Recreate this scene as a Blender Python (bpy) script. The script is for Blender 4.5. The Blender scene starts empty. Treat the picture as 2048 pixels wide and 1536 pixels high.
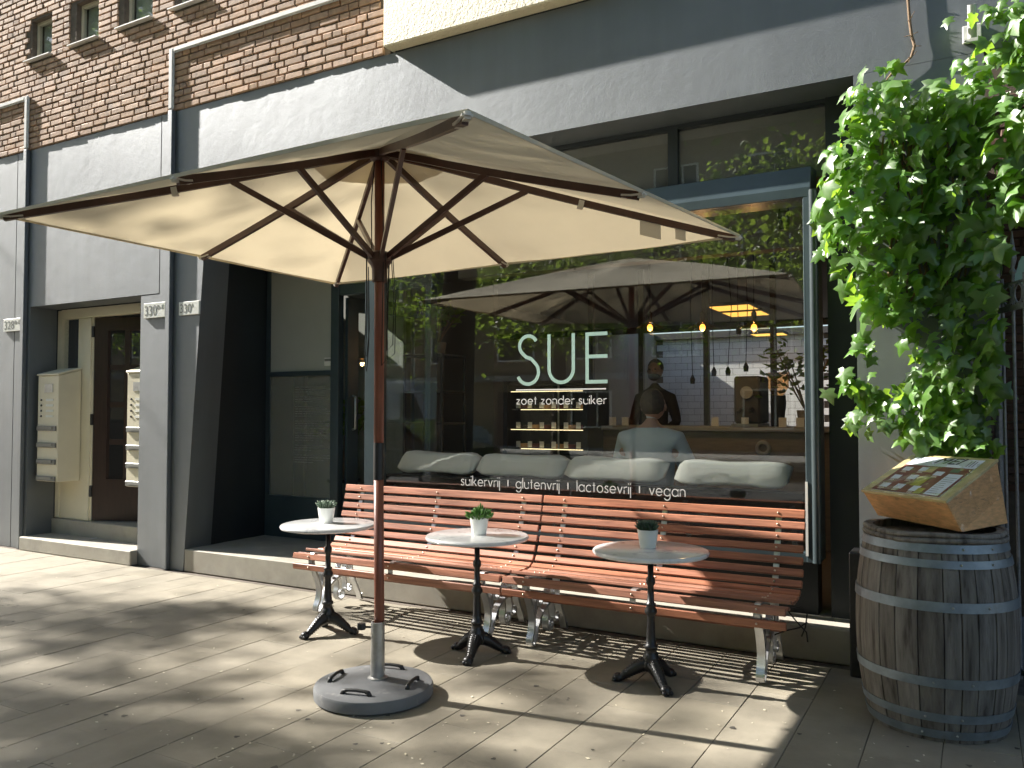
import bpy, bmesh, math, random
import numpy as np
from mathutils import Vector, Matrix, Euler, noise as mnoise
random.seed(7); rng = np.random.default_rng(7)
S = bpy.context.scene
COL = S.collection
R = math.radians

# ------------------------------------------------------------------ camera
CAM_H = 1.48; YAW = 29.5; PITCH = 1.9; FPX = 1640.0
cd = bpy.data.cameras.new('camera'); cam = bpy.data.objects.new('camera', cd); COL.objects.link(cam)
cam.location = (0, 0, CAM_H); cam.rotation_euler = (R(90 + PITCH), 0, R(YAW))
cd.sensor_width = 36; cd.lens = 36 * FPX / 2048; cd.clip_end = 500; cd.clip_start = 0.05
S.camera = cam
_f = np.array([-math.sin(R(YAW)) * math.cos(R(PITCH)), math.cos(R(YAW)) * math.cos(R(PITCH)), math.sin(R(PITCH))])
_r = np.array([math.cos(R(YAW)), math.sin(R(YAW)), 0]); _u = np.cross(_r, _f)
def at(px, py, Y):
    """photo pixel -> point on the facade-parallel plane y=Y"""
    d = _f + _r * (px - 1024) / FPX - _u * (py - 768) / FPX
    return Vector((d * (Y / d[1])) + np.array([0, 0, CAM_H]))
def toz(px, py, z):
    d = _f + _r * (px - 1024) / FPX - _u * (py - 768) / FPX
    return Vector((d * ((z - CAM_H) / d[2])) + np.array([0, 0, CAM_H]))
def proj(p):
    d = np.array(p, float) - np.array([0, 0, CAM_H]); w = d @ _f
    if w < .1: return (-9999, -9999, w)
    return (1024 + FPX * (d @ _r) / w, 768 - FPX * (d @ _u) / w, w)

# ------------------------------------------------------------------ world, sun, exposure
SUN = Vector((-.775, -.105, .549)).normalized()
w = bpy.data.worlds.new('World'); S.world = w; w.use_nodes = True
nt = w.node_tree; nt.nodes.clear()
sky = nt.nodes.new('ShaderNodeTexSky'); sky.sky_type = 'NISHITA'; sky.sun_disc = False
sky.sun_elevation = math.asin(SUN.z); sky.sun_rotation = math.atan2(SUN.x, SUN.y)
sky.air_density = 1.0; sky.dust_density = 1.5
bg = nt.nodes.new('ShaderNodeBackground'); bg.inputs[1].default_value = .062
out = nt.nodes.new('ShaderNodeOutputWorld')
nt.links.new(sky.outputs[0], bg.inputs[0]); nt.links.new(bg.outputs[0], out.inputs[0])
sl = bpy.data.lights.new('sun', 'SUN'); sl.energy = 5.0; sl.angle = R(.55); sl.color = (1, .955, .885)
so = bpy.data.objects.new('sun', sl); COL.objects.link(so)
so.rotation_euler = (-SUN).to_track_quat('-Z', 'Y').to_euler(); so.location = (-20, -3, 15)
vs = S.view_settings; vs.view_transform = 'Standard'; vs.look = 'None'; vs.exposure = 1.70; vs.gamma = 1; vs.use_curve_mapping = False
S.cycles.use_denoising = True
S.cycles.max_bounces = 6; S.cycles.transparent_max_bounces = 12; S.cycles.diffuse_bounces = 3; S.cycles.glossy_bounces = 2
S.cycles.use_adaptive_sampling = True; S.cycles.adaptive_threshold = .03
S.cycles.caustics_reflective = False; S.cycles.caustics_refractive = False
S.cycles.sample_clamp_indirect = 6.0

# ------------------------------------------------------------------ helpers
WL = {}                                    # world location of parents
def tag(o, label=None, cat=None, group=None, kind=None):
    if label: o['label'] = label
    if cat: o['category'] = cat
    if group: o['group'] = group
    if kind: o['kind'] = kind
    return o
def empty(name, loc=(0, 0, 0), label=None, cat=None, group=None, rot=None):
    o = bpy.data.objects.new(name, None); COL.objects.link(o); o.location = loc
    if rot: o.rotation_euler = rot
    o.empty_display_size = .1
    WL[o.name] = Vector(loc)
    return tag(o, label, cat, group)
def link(name, me, parent=None, loc=(0, 0, 0)):
    o = bpy.data.objects.new(name, me); COL.objects.link(o); o.location = loc
    if parent: o.parent = parent
    WL[o.name] = WL.get(parent.name, Vector()) + Vector(loc) if parent else Vector(loc)
    return o
def dup(o, parent=None):
    c = o.copy(); COL.objects.link(c); c.parent = parent
    for ch in list(o.children): dup(ch, c)
    return c

class MB:
    def __init__(s): s.v = []; s.f = []
    def add(s, v, f):
        n = len(s.v); s.v += [tuple(p) for p in v]; s.f += [tuple(i + n for i in q) for q in f]; return s
    def hexa(s, p):      # bottom 4 ccw, top 4 ccw
        return s.add(p, [(3, 2, 1, 0), (4, 5, 6, 7), (0, 1, 5, 4), (1, 2, 6, 5), (2, 3, 7, 6), (3, 0, 4, 7)])
    def box(s, x0, x1, y0, y1, z0, z1):
        return s.hexa([(x0, y0, z0), (x1, y0, z0), (x1, y1, z0), (x0, y1, z0), (x0, y0, z1), (x1, y0, z1), (x1, y1, z1), (x0, y1, z1)])
    def prism(s, poly, fn, a0, a1):   # poly 2d, fn(u,v,a)->xyz
        n = len(poly)
        v = [fn(u, q, a0) for u, q in poly] + [fn(u, q, a1) for u, q in poly]
        f = [tuple(range(n))[::-1], tuple(range(n, 2 * n))] + [(i, (i + 1) % n, n + (i + 1) % n, n + i) for i in range(n)]
        return s.add(v, f)
    def lathe(s, prof, c=(0, 0, 0), n=20, cap=True):
        v = []; f = []
        for r, z in prof:
            for k in range(n):
                a = 2 * math.pi * k / n; v.append((c[0] + r * math.cos(a), c[1] + r * math.sin(a), c[2] + z))
        m = len(prof)
        for i in range(m - 1):
            for k in range(n):
                f.append((i * n + k, i * n + (k + 1) % n, (i + 1) * n + (k + 1) % n, (i + 1) * n + k))
        if cap: f.append(tuple(range(n))[::-1]); f.append(tuple((m - 1) * n + k for k in range(n)))
        return s.add(v, f)
    def tube(s, pts, r, n=8, closed=False, flat=1.0):
        pts = [Vector(p) for p in pts]; m = len(pts)
        rr = r if isinstance(r, (list, tuple)) else [r] * m
        v = []; f = []; up = None
        for i, p in enumerate(pts):
            if closed: t = pts[(i + 1) % m] - pts[i - 1]
            else: t = pts[min(i + 1, m - 1)] - pts[max(i - 1, 0)]
            if t.length < 1e-9: t = Vector((0, 0, 1))
            t.normalize()
            if up is None:
                up = Vector((0, 0, 1)) if abs(t.z) < .9 else Vector((1, 0, 0))
            a = up - t * up.dot(t)
            if a.length < 1e-6: a = t.orthogonal()
            a.normalize(); up = a; b = t.cross(a)
            for k in range(n):
                q = 2 * math.pi * k / n
                v.append(p + a * math.cos(q) * rr[i] + b * math.sin(q) * rr[i] * flat)
        for i in range(m if closed else m - 1):
            j = (i + 1) % m
            for k in range(n):
                f.append((i * n + k, i * n + (k + 1) % n, j * n + (k + 1) % n, j * n + k))
        if not closed: f.append(tuple(range(n))[::-1]); f.append(tuple((m - 1) * n + k for k in range(n)))
        return s.add(v, f)
    def ribbon(s, pts, wdir, wid, th):   # flat strip along pts, width wid along wdir, thickness th
        pts = [Vector(p) for p in pts]; wdir = Vector(wdir).normalized(); m = len(pts); v = []; f = []
        for i, p in enumerate(pts):
            t = (pts[min(i + 1, m - 1)] - pts[max(i - 1, 0)]).normalized(); nn = t.cross(wdir).normalized()
            for sx, sn in ((-1, -1), (1, -1), (1, 1), (-1, 1)): v.append(p + wdir * sx * wid / 2 + nn * sn * th / 2)
        for i in range(m - 1):
            for k in range(4): f.append((i * 4 + k, i * 4 + (k + 1) % 4, (i + 1) * 4 + (k + 1) % 4, (i + 1) * 4 + k))
        f.append((3, 2, 1, 0)); f.append(tuple((m - 1) * 4 + k for k in range(4)))
        return s.add(v, f)
    def sphere(s, c, r, n=10, m=7, sc=(1, 1, 1)):
        v = []; f = []
        for i in range(m + 1):
            th = math.pi * i / m
            for k in range(n):
                a = 2 * math.pi * k / n
                v.append((c[0] + sc[0] * r * math.sin(th) * math.cos(a), c[1] + sc[1] * r * math.sin(th) * math.sin(a), c[2] - sc[2] * r * math.cos(th)))
        for i in range(m):
            for k in range(n): f.append((i * n + k, i * n + (k + 1) % n, (i + 1) * n + (k + 1) % n, (i + 1) * n + k))
        return s.add(v, f)
    def mesh(s, name, mat, smooth=False, bevel=0, off=(0, 0, 0), seg=1):
        me = bpy.data.meshes.new(name)
        o = Vector(off)
        me.from_pydata([Vector(p) - o for p in s.v], [], s.f)
        if bevel or True:
            bm = bmesh.new(); bm.from_mesh(me)
            bmesh.ops.remove_doubles(bm, verts=bm.verts, dist=1e-6)
            bmesh.ops.recalc_face_normals(bm, faces=bm.faces)
            if bevel:
                bmesh.ops.bevel(bm, geom=[e for e in bm.edges if len(e.link_faces) == 2 and e.calc_face_angle(0) > .5], offset=bevel, segments=seg, affect='EDGES', clamp_overlap=True)
            bm.to_mesh(me); bm.free()
        me.materials.append(mat)
        if smooth: me.shade_smooth() if smooth is True else None
        if smooth == 'auto':
            me.shade_smooth()
            bm = bmesh.new(); bm.from_mesh(me)
            for e in bm.edges: e.smooth = not (len(e.link_faces) == 2 and e.calc_face_angle(0) > .6)
            bm.to_mesh(me); bm.free()
        return me
    def build(s, name, mat, parent=None, smooth=False, bevel=0, local=False, seg=1):
        off = Vector() if (local or parent is None) else WL.get(parent.name, Vector())
        return link(name, s.mesh(name, mat, smooth, bevel, off, seg), parent)

# ------------------------------------------------------------------ materials
def M(name, col, rough=.6, metal=0, var=None, bump=None, spec=.5, var2=None, stretch=None, coat=0, rnd=0, trans=0, sub=None, emit=None, streak=None):
    """procedural material: base colour with noise variation, bump; world coordinates so that copies differ"""
    m = bpy.data.materials.new(name); m.use_nodes = True
    nt = m.node_tree; b = nt.nodes['Principled BSDF']; L = nt.links.new
    b.inputs['Base Color'].default_value = (*col, 1); b.inputs['Roughness'].default_value = rough
    b.inputs['Metallic'].default_value = metal; b.inputs['Specular IOR Level'].default_value = spec
    if coat: b.inputs['Coat Weight'].default_value = coat; b.inputs['Coat Roughness'].default_value = .15
    geo = nt.nodes.new('ShaderNodeNewGeometry'); vec = geo.outputs['Position']
    if stretch:
        mp = nt.nodes.new('ShaderNodeMapping'); mp.inputs['Scale'].default_value = stretch
        L(vec, mp.inputs['Vector']); vec = mp.outputs[0]
    src = None
    def mixc(a, bcol, fac, typ='MIX'):
        mx = nt.nodes.new('ShaderNodeMix'); mx.data_type = 'RGBA'; mx.blend_type = typ
        if isinstance(fac, float): mx.inputs[0].default_value = fac
        else: L(fac, mx.inputs[0])
        for i, q in ((6, a), (7, bcol)):
            if isinstance(q, tuple): mx.inputs[i].default_value = (*q[:3], 1)
            else: L(q, mx.inputs[i])
        return mx.outputs[2]
    def noise(scale, detail=5, rough_=.6):
        n = nt.nodes.new('ShaderNodeTexNoise'); n.inputs['Scale'].default_value = scale
        n.inputs['Detail'].default_value = detail; n.inputs['Roughness'].default_value = rough_
        L(vec, n.inputs['Vector']); return n.outputs[0]
    def ramp(x, lo, hi):
        r = nt.nodes.new('ShaderNodeMapRange'); r.inputs[1].default_value = lo; r.inputs[2].default_value = hi
        L(x, r.inputs[0]); return r.outputs[0]
    c = tuple(col)
    if var:
        sc, amt = var[:2]
        c = mixc(tuple(x * (1 - amt) for x in col), tuple(min(1, x * (1 + amt)) for x in col), ramp(noise(sc), .3, .7))
    if var2:   # (scale, colour, lo, hi) stain
        c = mixc(c, tuple(var2[1]), ramp(noise(var2[0], 6), var2[2], var2[3]))
    if streak:   # vertical rain streaks and blotches, lighter and darker, also in the gloss
        mp2 = nt.nodes.new('ShaderNodeMapping'); mp2.inputs['Scale'].default_value = (7, 7, .55); L(geo.outputs['Position'], mp2.inputs['Vector'])
        n2 = nt.nodes.new('ShaderNodeTexNoise'); n2.inputs['Scale'].default_value = 1.0; n2.inputs['Detail'].default_value = 6; L(mp2.outputs[0], n2.inputs['Vector'])
        r_ = nt.nodes.new('ShaderNodeMapRange'); r_.inputs[1].default_value = .3; r_.inputs[2].default_value = .7; r_.inputs[3].default_value = streak[0]; r_.inputs[4].default_value = streak[1]; L(n2.outputs[0], r_.inputs[0])
        hs2 = nt.nodes.new('ShaderNodeHueSaturation'); L(r_.outputs[0], hs2.inputs['Value']); L(c, hs2.inputs['Color']); c = hs2.outputs[0]
        r4 = nt.nodes.new('ShaderNodeMapRange'); r4.inputs[1].default_value = .3; r4.inputs[2].default_value = .7; r4.inputs[3].default_value = 1.0; r4.inputs[4].default_value = .72; L(noise(1.1, 5), r4.inputs[0]); L(r4.outputs[0], b.inputs['Coat Weight'])
    if rnd:
        oi = nt.nodes.new('ShaderNodeObjectInfo')
        ad = nt.nodes.new('ShaderNodeMath'); ad.operation = 'ADD'; L(oi.outputs['Random'], ad.inputs[0]); L(geo.outputs['Random Per Island'], ad.inputs[1])
        fr = nt.nodes.new('ShaderNodeMath'); fr.operation = 'FRACT'; L(ad.outputs[0], fr.inputs[0])
        hs = nt.nodes.new('ShaderNodeHueSaturation')
        r2 = nt.nodes.new('ShaderNodeMapRange'); r2.inputs[3].default_value = 1 - rnd; r2.inputs[4].default_value = 1 + rnd
        L(fr.outputs[0], r2.inputs[0]); L(r2.outputs[0], hs.inputs['Value'])
        m2 = nt.nodes.new('ShaderNodeMath'); m2.operation = 'MULTIPLY_ADD'; m2.inputs[1].default_value = 17.3; m2.inputs[2].default_value = .3; L(fr.outputs[0], m2.inputs[0])
        f2 = nt.nodes.new('ShaderNodeMath'); f2.operation = 'FRACT'; L(m2.outputs[0], f2.inputs[0])
        r3 = nt.nodes.new('ShaderNodeMapRange'); r3.inputs[3].default_value = 1 - rnd * .8; r3.inputs[4].default_value = 1 + rnd * .5
        L(f2.outputs[0], r3.inputs[0]); L(r3.outputs[0], hs.inputs['Saturation'])
        if isinstance(c, tuple): hs.inputs['Color'].default_value = (*c, 1)
        else: L(c, hs.inputs['Color'])
        c = hs.outputs[0]
    if not isinstance(c, tuple): L(c, b.inputs['Base Color'])
    if bump:
        prev = None
        for sc, st, *dd in (bump if isinstance(bump, list) else [bump]):
            bp = nt.nodes.new('ShaderNodeBump'); bp.inputs['Strength'].default_value = st
            bp.inputs['Distance'].default_value = dd[0] if dd else .01
            L(noise(sc, 4), bp.inputs['Height'])
            if prev: L(prev, bp.inputs['Normal'])
            prev = bp.outputs[0]
        L(prev, b.inputs['Normal'])
    if trans:
        tr = nt.nodes.new('ShaderNodeBsdfTranslucent'); mx = nt.nodes.new('ShaderNodeMixShader'); mx.inputs[0].default_value = trans
        if sub: tr.inputs[0].default_value = (*sub, 1)
        elif not isinstance(c, tuple): L(c, tr.inputs[0])
        else: tr.inputs[0].default_value = (*col, 1)
        L(b.outputs[0], mx.inputs[1]); L(tr.outputs[0], mx.inputs[2]); L(mx.outputs[0], nt.nodes['Material Output'].inputs[0])
    if emit:
        b.inputs['Emission Color'].default_value = (*emit[0], 1); b.inputs['Emission Strength'].default_value = emit[1]
    return m
def glassmat(name, tint=(.93, .96, .95), boost=1.7, rough=0.0):
    m = bpy.data.materials.new(name); m.use_nodes = True; nt = m.node_tree; nt.nodes.clear(); L = nt.links.new
    o = nt.nodes.new('ShaderNodeOutputMaterial'); t = nt.nodes.new('ShaderNodeBsdfTransparent'); t.inputs[0].default_value = (*tint, 1)
    g = nt.nodes.new('ShaderNodeBsdfGlossy'); g.inputs['Roughness'].default_value = rough; g.inputs[0].default_value = (1, 1, 1, 1)
    geo = nt.nodes.new('ShaderNodeNewGeometry'); fr = nt.nodes.new('ShaderNodeVectorMath'); fr.operation = 'DOT_PRODUCT'
    L(geo.outputs['Normal'], fr.inputs[0]); L(geo.outputs['Incoming'], fr.inputs[1])
    def mth(op, x, y=None):
        n = nt.nodes.new('ShaderNodeMath'); n.operation = op
        for i, q in enumerate((x, y)):
            if q is None: continue
            if isinstance(q, (int, float)): n.inputs[i].default_value = q
            else: L(q, n.inputs[i])
        return n.outputs[0]
    r5 = mth('POWER', mth('SUBTRACT', 1.0, mth('ABSOLUTE', fr.outputs['Value'])), 5.0)
    mu = nt.nodes.new('ShaderNodeMath'); mu.operation = 'MULTIPLY_ADD'; mu.inputs[1].default_value = .95 * min(boost, 1.0); mu.inputs[2].default_value = .045 * boost; mu.use_clamp = True
    L(r5, mu.inputs[0])
    mx = nt.nodes.new('ShaderNodeMixShader')
    L(mu.outputs[0], mx.inputs[0]); L(t.outputs[0], mx.inputs[1]); L(g.outputs[0], mx.inputs[2]); L(mx.outputs[0], o.inputs[0])
    return m
def film(name):
    m = glassmat(name, (.99, .99, .99), 1.6, .08)
    nt = m.node_tree; n = nt.nodes.new('ShaderNodeTexNoise'); n.inputs['Scale'].default_value = 14; n.inputs['Detail'].default_value = 3
    geo = nt.nodes.new('ShaderNodeNewGeometry'); nt.links.new(geo.outputs['Position'], n.inputs['Vector'])
    b = nt.nodes.new('ShaderNodeBump'); b.inputs['Strength'].default_value = .9; b.inputs['Distance'].default_value = .02
    nt.links.new(n.outputs[0], b.inputs['Height'])
    for nd in nt.nodes:
        if nd.type == 'BSDF_GLOSSY': nt.links.new(b.outputs[0], nd.inputs['Normal'])
    return m

m_plaster = M('dark_plaster', (.031, .040, .043), .55, var=(1.3, .14), bump=[(3.2, .24, .03), (20, .07, .008), (120, .45, .004)], streak=(.62, 1.25), spec=1.0, var2=(2.2, (.048, .05, .052), .55, .8), coat=1.0)
_b = m_plaster.node_tree.nodes['Principled BSDF']; _b.inputs['Coat Roughness'].default_value = .6; _b.inputs['Coat IOR'].default_value = 2.2; _b.inputs['Specular Tint'].default_value = (.78, .88, 1, 1)
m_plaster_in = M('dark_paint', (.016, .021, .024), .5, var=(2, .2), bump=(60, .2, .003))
m_brick = M('brown_brick', (.47, .30, .19), .75, var=(14, .18), bump=[(28, .3, .006), (160, .35, .002)], rnd=.15, var2=(6, (.30, .21, .15), .55, .75))
m_mortar = M('mortar', (.15, .12, .09), .9, var=(20, .2), bump=(90, .5, .004))
m_stucco = M('cream_stucco', (.86, .78, .55), .6, var=(4, .05), bump=[(48, 1.0, .03), (120, .8, .01)], spec=.9)
m_trimw = M('pale_trim', (.62, .62, .59), .55, var=(8, .12), bump=(50, .15, .003))
m_tile = M('paving_tile', (.262, .232, .175), .74, var=(4, .13), bump=[(200, .6, .003), (14, .25, .006)], rnd=.06, var2=(1.6, (.175, .155, .115), .48, .72), spec=.55)
m_sand = M('joint_sand', (.12, .10, .08), .95, var=(20, .3))
m_conc = M('concrete_step', (.36, .335, .28), .75, var=(6, .16), bump=[(140, .5, .003)], var2=(3, (.24, .21, .17), .55, .8))
m_cream = M('cream_paint', (.72, .66, .50), .4, var=(3, .05), bump=(20, .08, .004))
m_white = M('white_paint', (.80, .79, .75), .45, var=(5, .04))
m_frame = M('bluegrey_frame', (.045, .066, .075), .32, var=(4, .15), bump=(30, .06, .003))
m_frame_r = M('round_post', (.04, .055, .06), .35, var=(4, .1))
m_black = M('black_metal', (.015, .015, .016), .4, var=(30, .3))
m_iron = M('cast_iron', (.012, .012, .013), .34, var=(60, .3), bump=(90, .5, .003))
m_gate = M('gate_iron', (.22, .22, .222), .3, var=(30, .3))
m_slat = M('bench_wood', (.37, .155, .092), .45, var2=(14, (.20, .075, .045), .52, .72), var=(9, .36), bump=(60, .25, .002), stretch=(.25, 4, 4), rnd=.12, spec=.5)
m_alu = M('cast_aluminium', (.62, .63, .64), .34, metal=.85, var=(20, .1), bump=(60, .15, .003))
m_bolt = M('bolt_steel', (.65, .55, .45), .3, metal=.9)
m_pole = M('umbrella_wood', (.23, .075, .045), .38, var=(10, .25), bump=(30, .2, .002), stretch=(6, 6, .6))
m_rib = M('rib_wood', (.075, .032, .022), .4, var=(10, .25))
m_canvas = M('cream_canvas', (.68, .64, .52), .85, var=(2.5, .05), bump=[(700, .15, .001), (3, .25, .02)], trans=.30, sub=(.60, .51, .34))
m_patch = M('white_canvas', (.84, .82, .76), .85, bump=(400, .2, .001), trans=.25, sub=(.8, .74, .6))
m_galv = M('galvanised_steel', (.42, .42, .41), .42, metal=.8, var=(14, .2), bump=(40, .1, .002))
m_basec = M('umbrella_base', (.14, .145, .15), .7, var=(5, .12), bump=(160, .3, .003), var2=(9, (.28, .27, .26), .62, .8))
m_rubber = M('rubber', (.02, .02, .02), .5)
m_rope = M('dark_rope', (.012, .012, .014), .8)
m_pot = M('white_pot', (.80, .82, .78), .35, var=(10, .03))
m_soil = M('soil', (.035, .025, .018), .95, bump=(150, .8, .01))
m_succ1 = M('pale_succulent', (.17, .24, .17), .45, rnd=.15, trans=.15)
m_succ2 = M('jade_leaf', (.10, .25, .04), .4, rnd=.2, trans=.25, sub=(.25, .5, .06))
m_succ3 = M('dark_succulent', (.05, .09, .055), .45, rnd=.2)
m_stave = M('weathered_oak', (.19, .172, .15), .8, var=(7, .35), bump=[(30, .6, .006)], stretch=(8, 8, .8), rnd=.20, var2=(3.5, (.055, .045, .038), .48, .66))
m_hoop = M('zinc_hoop', (.22, .26, .29), .5, metal=.6, var=(12, .22), bump=(40, .2, .003), var2=(9, (.22, .20, .18), .6, .8))
m_crate = M('pine_crate', (.74, .42, .19), .55, var=(9, .2), bump=(40, .2, .003), stretch=(2, 2, 9), var2=(7, (.20, .13, .08), .6, .78))
m_crate2 = M('pine_frame', (.55, .45, .22), .55, var=(9, .2), bump=(40, .2, .003))
m_leaf = M('ivy_leaf', (.095, .20, .038), .36, var=(16, .25), rnd=.34, trans=.45, sub=(.44, .72, .06), spec=1.0)
m_stem = M('ivy_stem', (.20, .13, .075), .8, bump=(80, .5, .004))
m_tree = M('tree_leaf', (.10, .16, .035), .45, rnd=.35, trans=.45, sub=(.36, .52, .07))
m_bark = M('bark', (.11, .09, .07), .9, var=(8, .3), bump=[(14, 1, .04)])
m_asph = M('asphalt', (.055, .055, .055), .85, var=(3, .15), bump=(120, .5, .005))
m_grey = M('grey_paint', (.32, .32, .31), .6, var=(4, .08))
m_oppb = M('tan_brick', (.30, .235, .165), .85, var=(5, .15), bump=(60, .3, .005))
m_intw = M('interior_wall', (.20, .185, .16), .8, var=(1.2, .06))
m_intd = M('interior_dark', (.06, .055, .05), .6, var=(3, .15))
m_intf = M('interior_floor', (.20, .16, .12), .45, var=(4, .12))
m_tilew = M('white_tile', (.72, .71, .68), .2, rnd=.04)
m_wood = M('counter_wood', (.20, .15, .10), .5, var=(6, .2), stretch=(1, 1, 6))
m_door = M('dark_wood', (.030, .014, .010), .4, var=(8, .25), stretch=(5, 5, .6))
m_glass = glassmat('shop_glass', (.97, .985, .975), 1.55)
m_pane = glassmat('pane_glass', (.93, .95, .94), 1.3)
m_frost = M('blind_fabric', (.42, .43, .38), .7, var=(2, .05))
m_transom = M('transom_blind', (.13, .122, .108), .8, var=(2, .08))
m_film = film('plastic_film')
m_letter = M('mint_lettering', (.40, .60, .52), .5)
m_letterw = M('white_lettering', (.82, .82, .80), .5)
m_plate = M('number_plate', (.74, .74, .68), .4, var=(6, .05))
m_ink = M('grey_ink', (.22, .22, .20), .5)
m_cush = M('white_cushion', (.82, .81, .76), .85, var=(3, .04), bump=[(6, .25, .03), (26, .15, .01)])
m_shirt = M('greyblue_shirt', (.62, .66, .68), .85, var=(5, .08), bump=(18, .4, .01))
m_skin = M('skin', (.48, .27, .19), .5, var=(20, .06))
m_hair = M('grey_hair', (.085, .06, .045), .8, var=(40, .3), bump=(120, .6, .004))
m_dark = M('dark_clothes', (.02, .02, .022), .8)
m_bulb = M('amber_bulb', (1, .5, .15), .3, emit=((1, .42, .07), 1.6))
m_panel = M('ceiling_lamp', (1, .8, .4), .5, emit=((1, .50, .08), .55))
m_led = M('led_strip', (1, .9, .7), .5, emit=((1, .78, .42), .7))
m_amber = glassmat('amber_glass', (1, .75, .5), 2.5)
m_paperw = M('paper_white', (.70, .74, .82), .5)
m_maroon = M('print_maroon', (.17, .035, .03), .45, var=(30, .3))
m_olive = M('print_olive', (.40, .36, .06), .5, var=(30, .4))
m_flap = M('brushed_flap', (.20, .20, .19), .45, metal=.5, var=(30, .2))
m_haze = glassmat('filmed_glass', (.97, .98, .97), 1.2)
_n = m_haze.node_tree; _d = _n.nodes.new('ShaderNodeBsdfDiffuse'); _d.inputs[0].default_value = (.42, .43, .38, 1); _x = _n.nodes.new('ShaderNodeMixShader'); _x.inputs[0].default_value = .34
_o = [q for q in _n.nodes if q.type == 'OUTPUT_MATERIAL'][0]; _s = _o.inputs[0].links[0].from_socket
_n.links.new(_s, _x.inputs[1]); _n.links.new(_d.outputs[0], _x.inputs[2]); _n.links.new(_x.outputs[0], _o.inputs[0])
m_blue = M('flyer_blue', (.08, .25, .62), .5)

# ------------------------------------------------------------------ ground, street
FY = 5.15                         # facade plane
pv = MB().box(-45, 22, -2.0, FY + .3, -.2, -.006).build('pavement', m_sand); tag(pv, kind='structure')
rd = MB().box(-60, 40, -12.0, -2.15, -.35, -.12).build('road', m_asph); tag(rd, kind='structure')
kb = MB()
for i in range(67): kb.box(-45 + i, -45 + i + .992, -2.15, -2.0, -.2, .0)
kb = kb.build('kerb', m_grey); tag(kb, kind='structure')
fp = MB().box(-60, 40, -20.5, -12.0, -.3, 0).build('far_pavement', m_grey); tag(fp, kind='structure')
gr = MB().box(-300, 300, -300, 300, -.5, -.4).build('ground', m_asph); tag(gr, kind='structure')

def tile_mesh(i, w, l):
    m = MB(); c = .0014; h = .05
    j = [random.uniform(-.0005, .0005) for _ in range(4)]
    m.add([(0, 0, -h), (w, 0, -h), (w, l, -h), (0, l, -h), (0, 0, -c), (w, 0, -c), (w, l, -c), (0, l, -c),
           (c, c, j[0]), (w - c, c, j[1]), (w - c, l - c, j[2]), (c, l - c, j[3])],
          [(0, 1, 5, 4), (1, 2, 6, 5), (2, 3, 7, 6), (3, 0, 4, 7), (4, 5, 9, 8), (5, 6, 10, 9), (6, 7, 11, 10), (7, 4, 8, 11), (8, 9, 10, 11)])
    return m
TW, TL = .2962, .5993
tms = [tile_mesh(i, TW, TL).mesh('paving_tile', m_tile) for i in range(8)]
far = MB(); ntile = 0
for i in range(-40, 8):
    x = -.15 + .3 * i
    off = 0 if i % 2 else .3
    y = FY - .075 - off
    y1 = FY - .075
    k = 0
    while y1 > .9:
        y0 = max(y1 - .6, .9) if k else y1 - (.6 if i % 2 else .3)
        l = y1 - y0 - .0007
        seen = False
        for cx_, cy_ in ((x, y0), (x + .3, y0), (x, y1), (x + .3, y1)):
            q = proj((cx_, cy_, 0))
            if q[2] > 1 and -120 < q[0] < 2170 and q[1] < 1680: seen = True
        mid_front = not (-8.9 < x < -6.2 and False)
        if seen and ntile < 290:
            if abs(l - TL) < .01:
                o = link('paving_tile', tms[random.randrange(8)], pv, (x, y0, random.uniform(-.0015, .001)))
            else:
                o = link('paving_tile', tile_mesh(0, TW, l).mesh('paving_tile', m_tile), pv, (x, y0, random.uniform(-.0015, .001)))
            ntile += 1
        elif y0 > -1.9:
            t = tile_mesh(0, TW, l); far.add([(a + x, b + y0, c - .001) for a, b, c in t.v], t.f)
        y1 = y0; k += 1
tag(far.build('paving_tile_field', m_tile, pv), kind='stuff')

# ------------------------------------------------------------------ the apartment building
bld = empty('apartment_building', (-6, FY, 0), 'brown brick apartment building with dark grey plaster ground floor and small upper windows', 'building')
T = .30  # wall thickness
def wallbox(name, mat, x0, x1, y0, y1, z0, z1, parent=bld, **k): return MB().box(x0, x1, y0, y1, z0, z1).build(name, mat, parent, **k)
# plaster front, with openings left for the doorway and the shop front
DX0, DX1, DZ = -8.93, -7.07, 2.60
def groove_panel(name, x0, x1, z0, z1): return wallbox(name, m_plaster, x0, x1, FY, FY + T, z0, z1)
groove_panel('plaster_wall', -13, -9.225, 0, 4.335); groove_panel('plaster_wall', -9.213, DX0, 0, 4.335)
MB().box(-9.225, -9.213, FY + .006, FY + .1, 0, 4.335).build('plaster_groove', m_plaster_in, bld)
groove_panel('plaster_lintel', DX0, -6.806, DZ + .012, 4.335)
MB().box(-6.806, -6.794, FY + .006, FY + .1, DZ, 4.335).box(DX1, -6.806, FY + .006, FY + .1, DZ, DZ + .012).build('plaster_groove', m_plaster_in, bld)
# pier between the doorway and the shop, its right edge tapering outward towards the ground
MB().prism([(DX1, 0), (-6.41, 0), (-6.19, 2.83), (-6.17, 3.46), (-6.794, 3.46), (-6.794, DZ), (DX1, DZ)], lambda u, v, a: (u, a, v), FY, FY + T).build('pier', m_plaster, bld)
wallbox('plaster_fascia', m_plaster, -6.794, 3.2, FY, FY + T, 3.461, 4.335)
# right pier (ivy grows on it)
MB().prism([(-.60, .0), (.07, .0), (.07, 3.459), (-.60, 3.459)], lambda u, v, a: (u, a, v), FY, FY + 1.2).build('pier', m_plaster, bld)
MB().box(-.635, .10, 4.95, FY - .003, 0, .69).build('pier_plinth', m_black, bld, bevel=.006)
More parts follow.
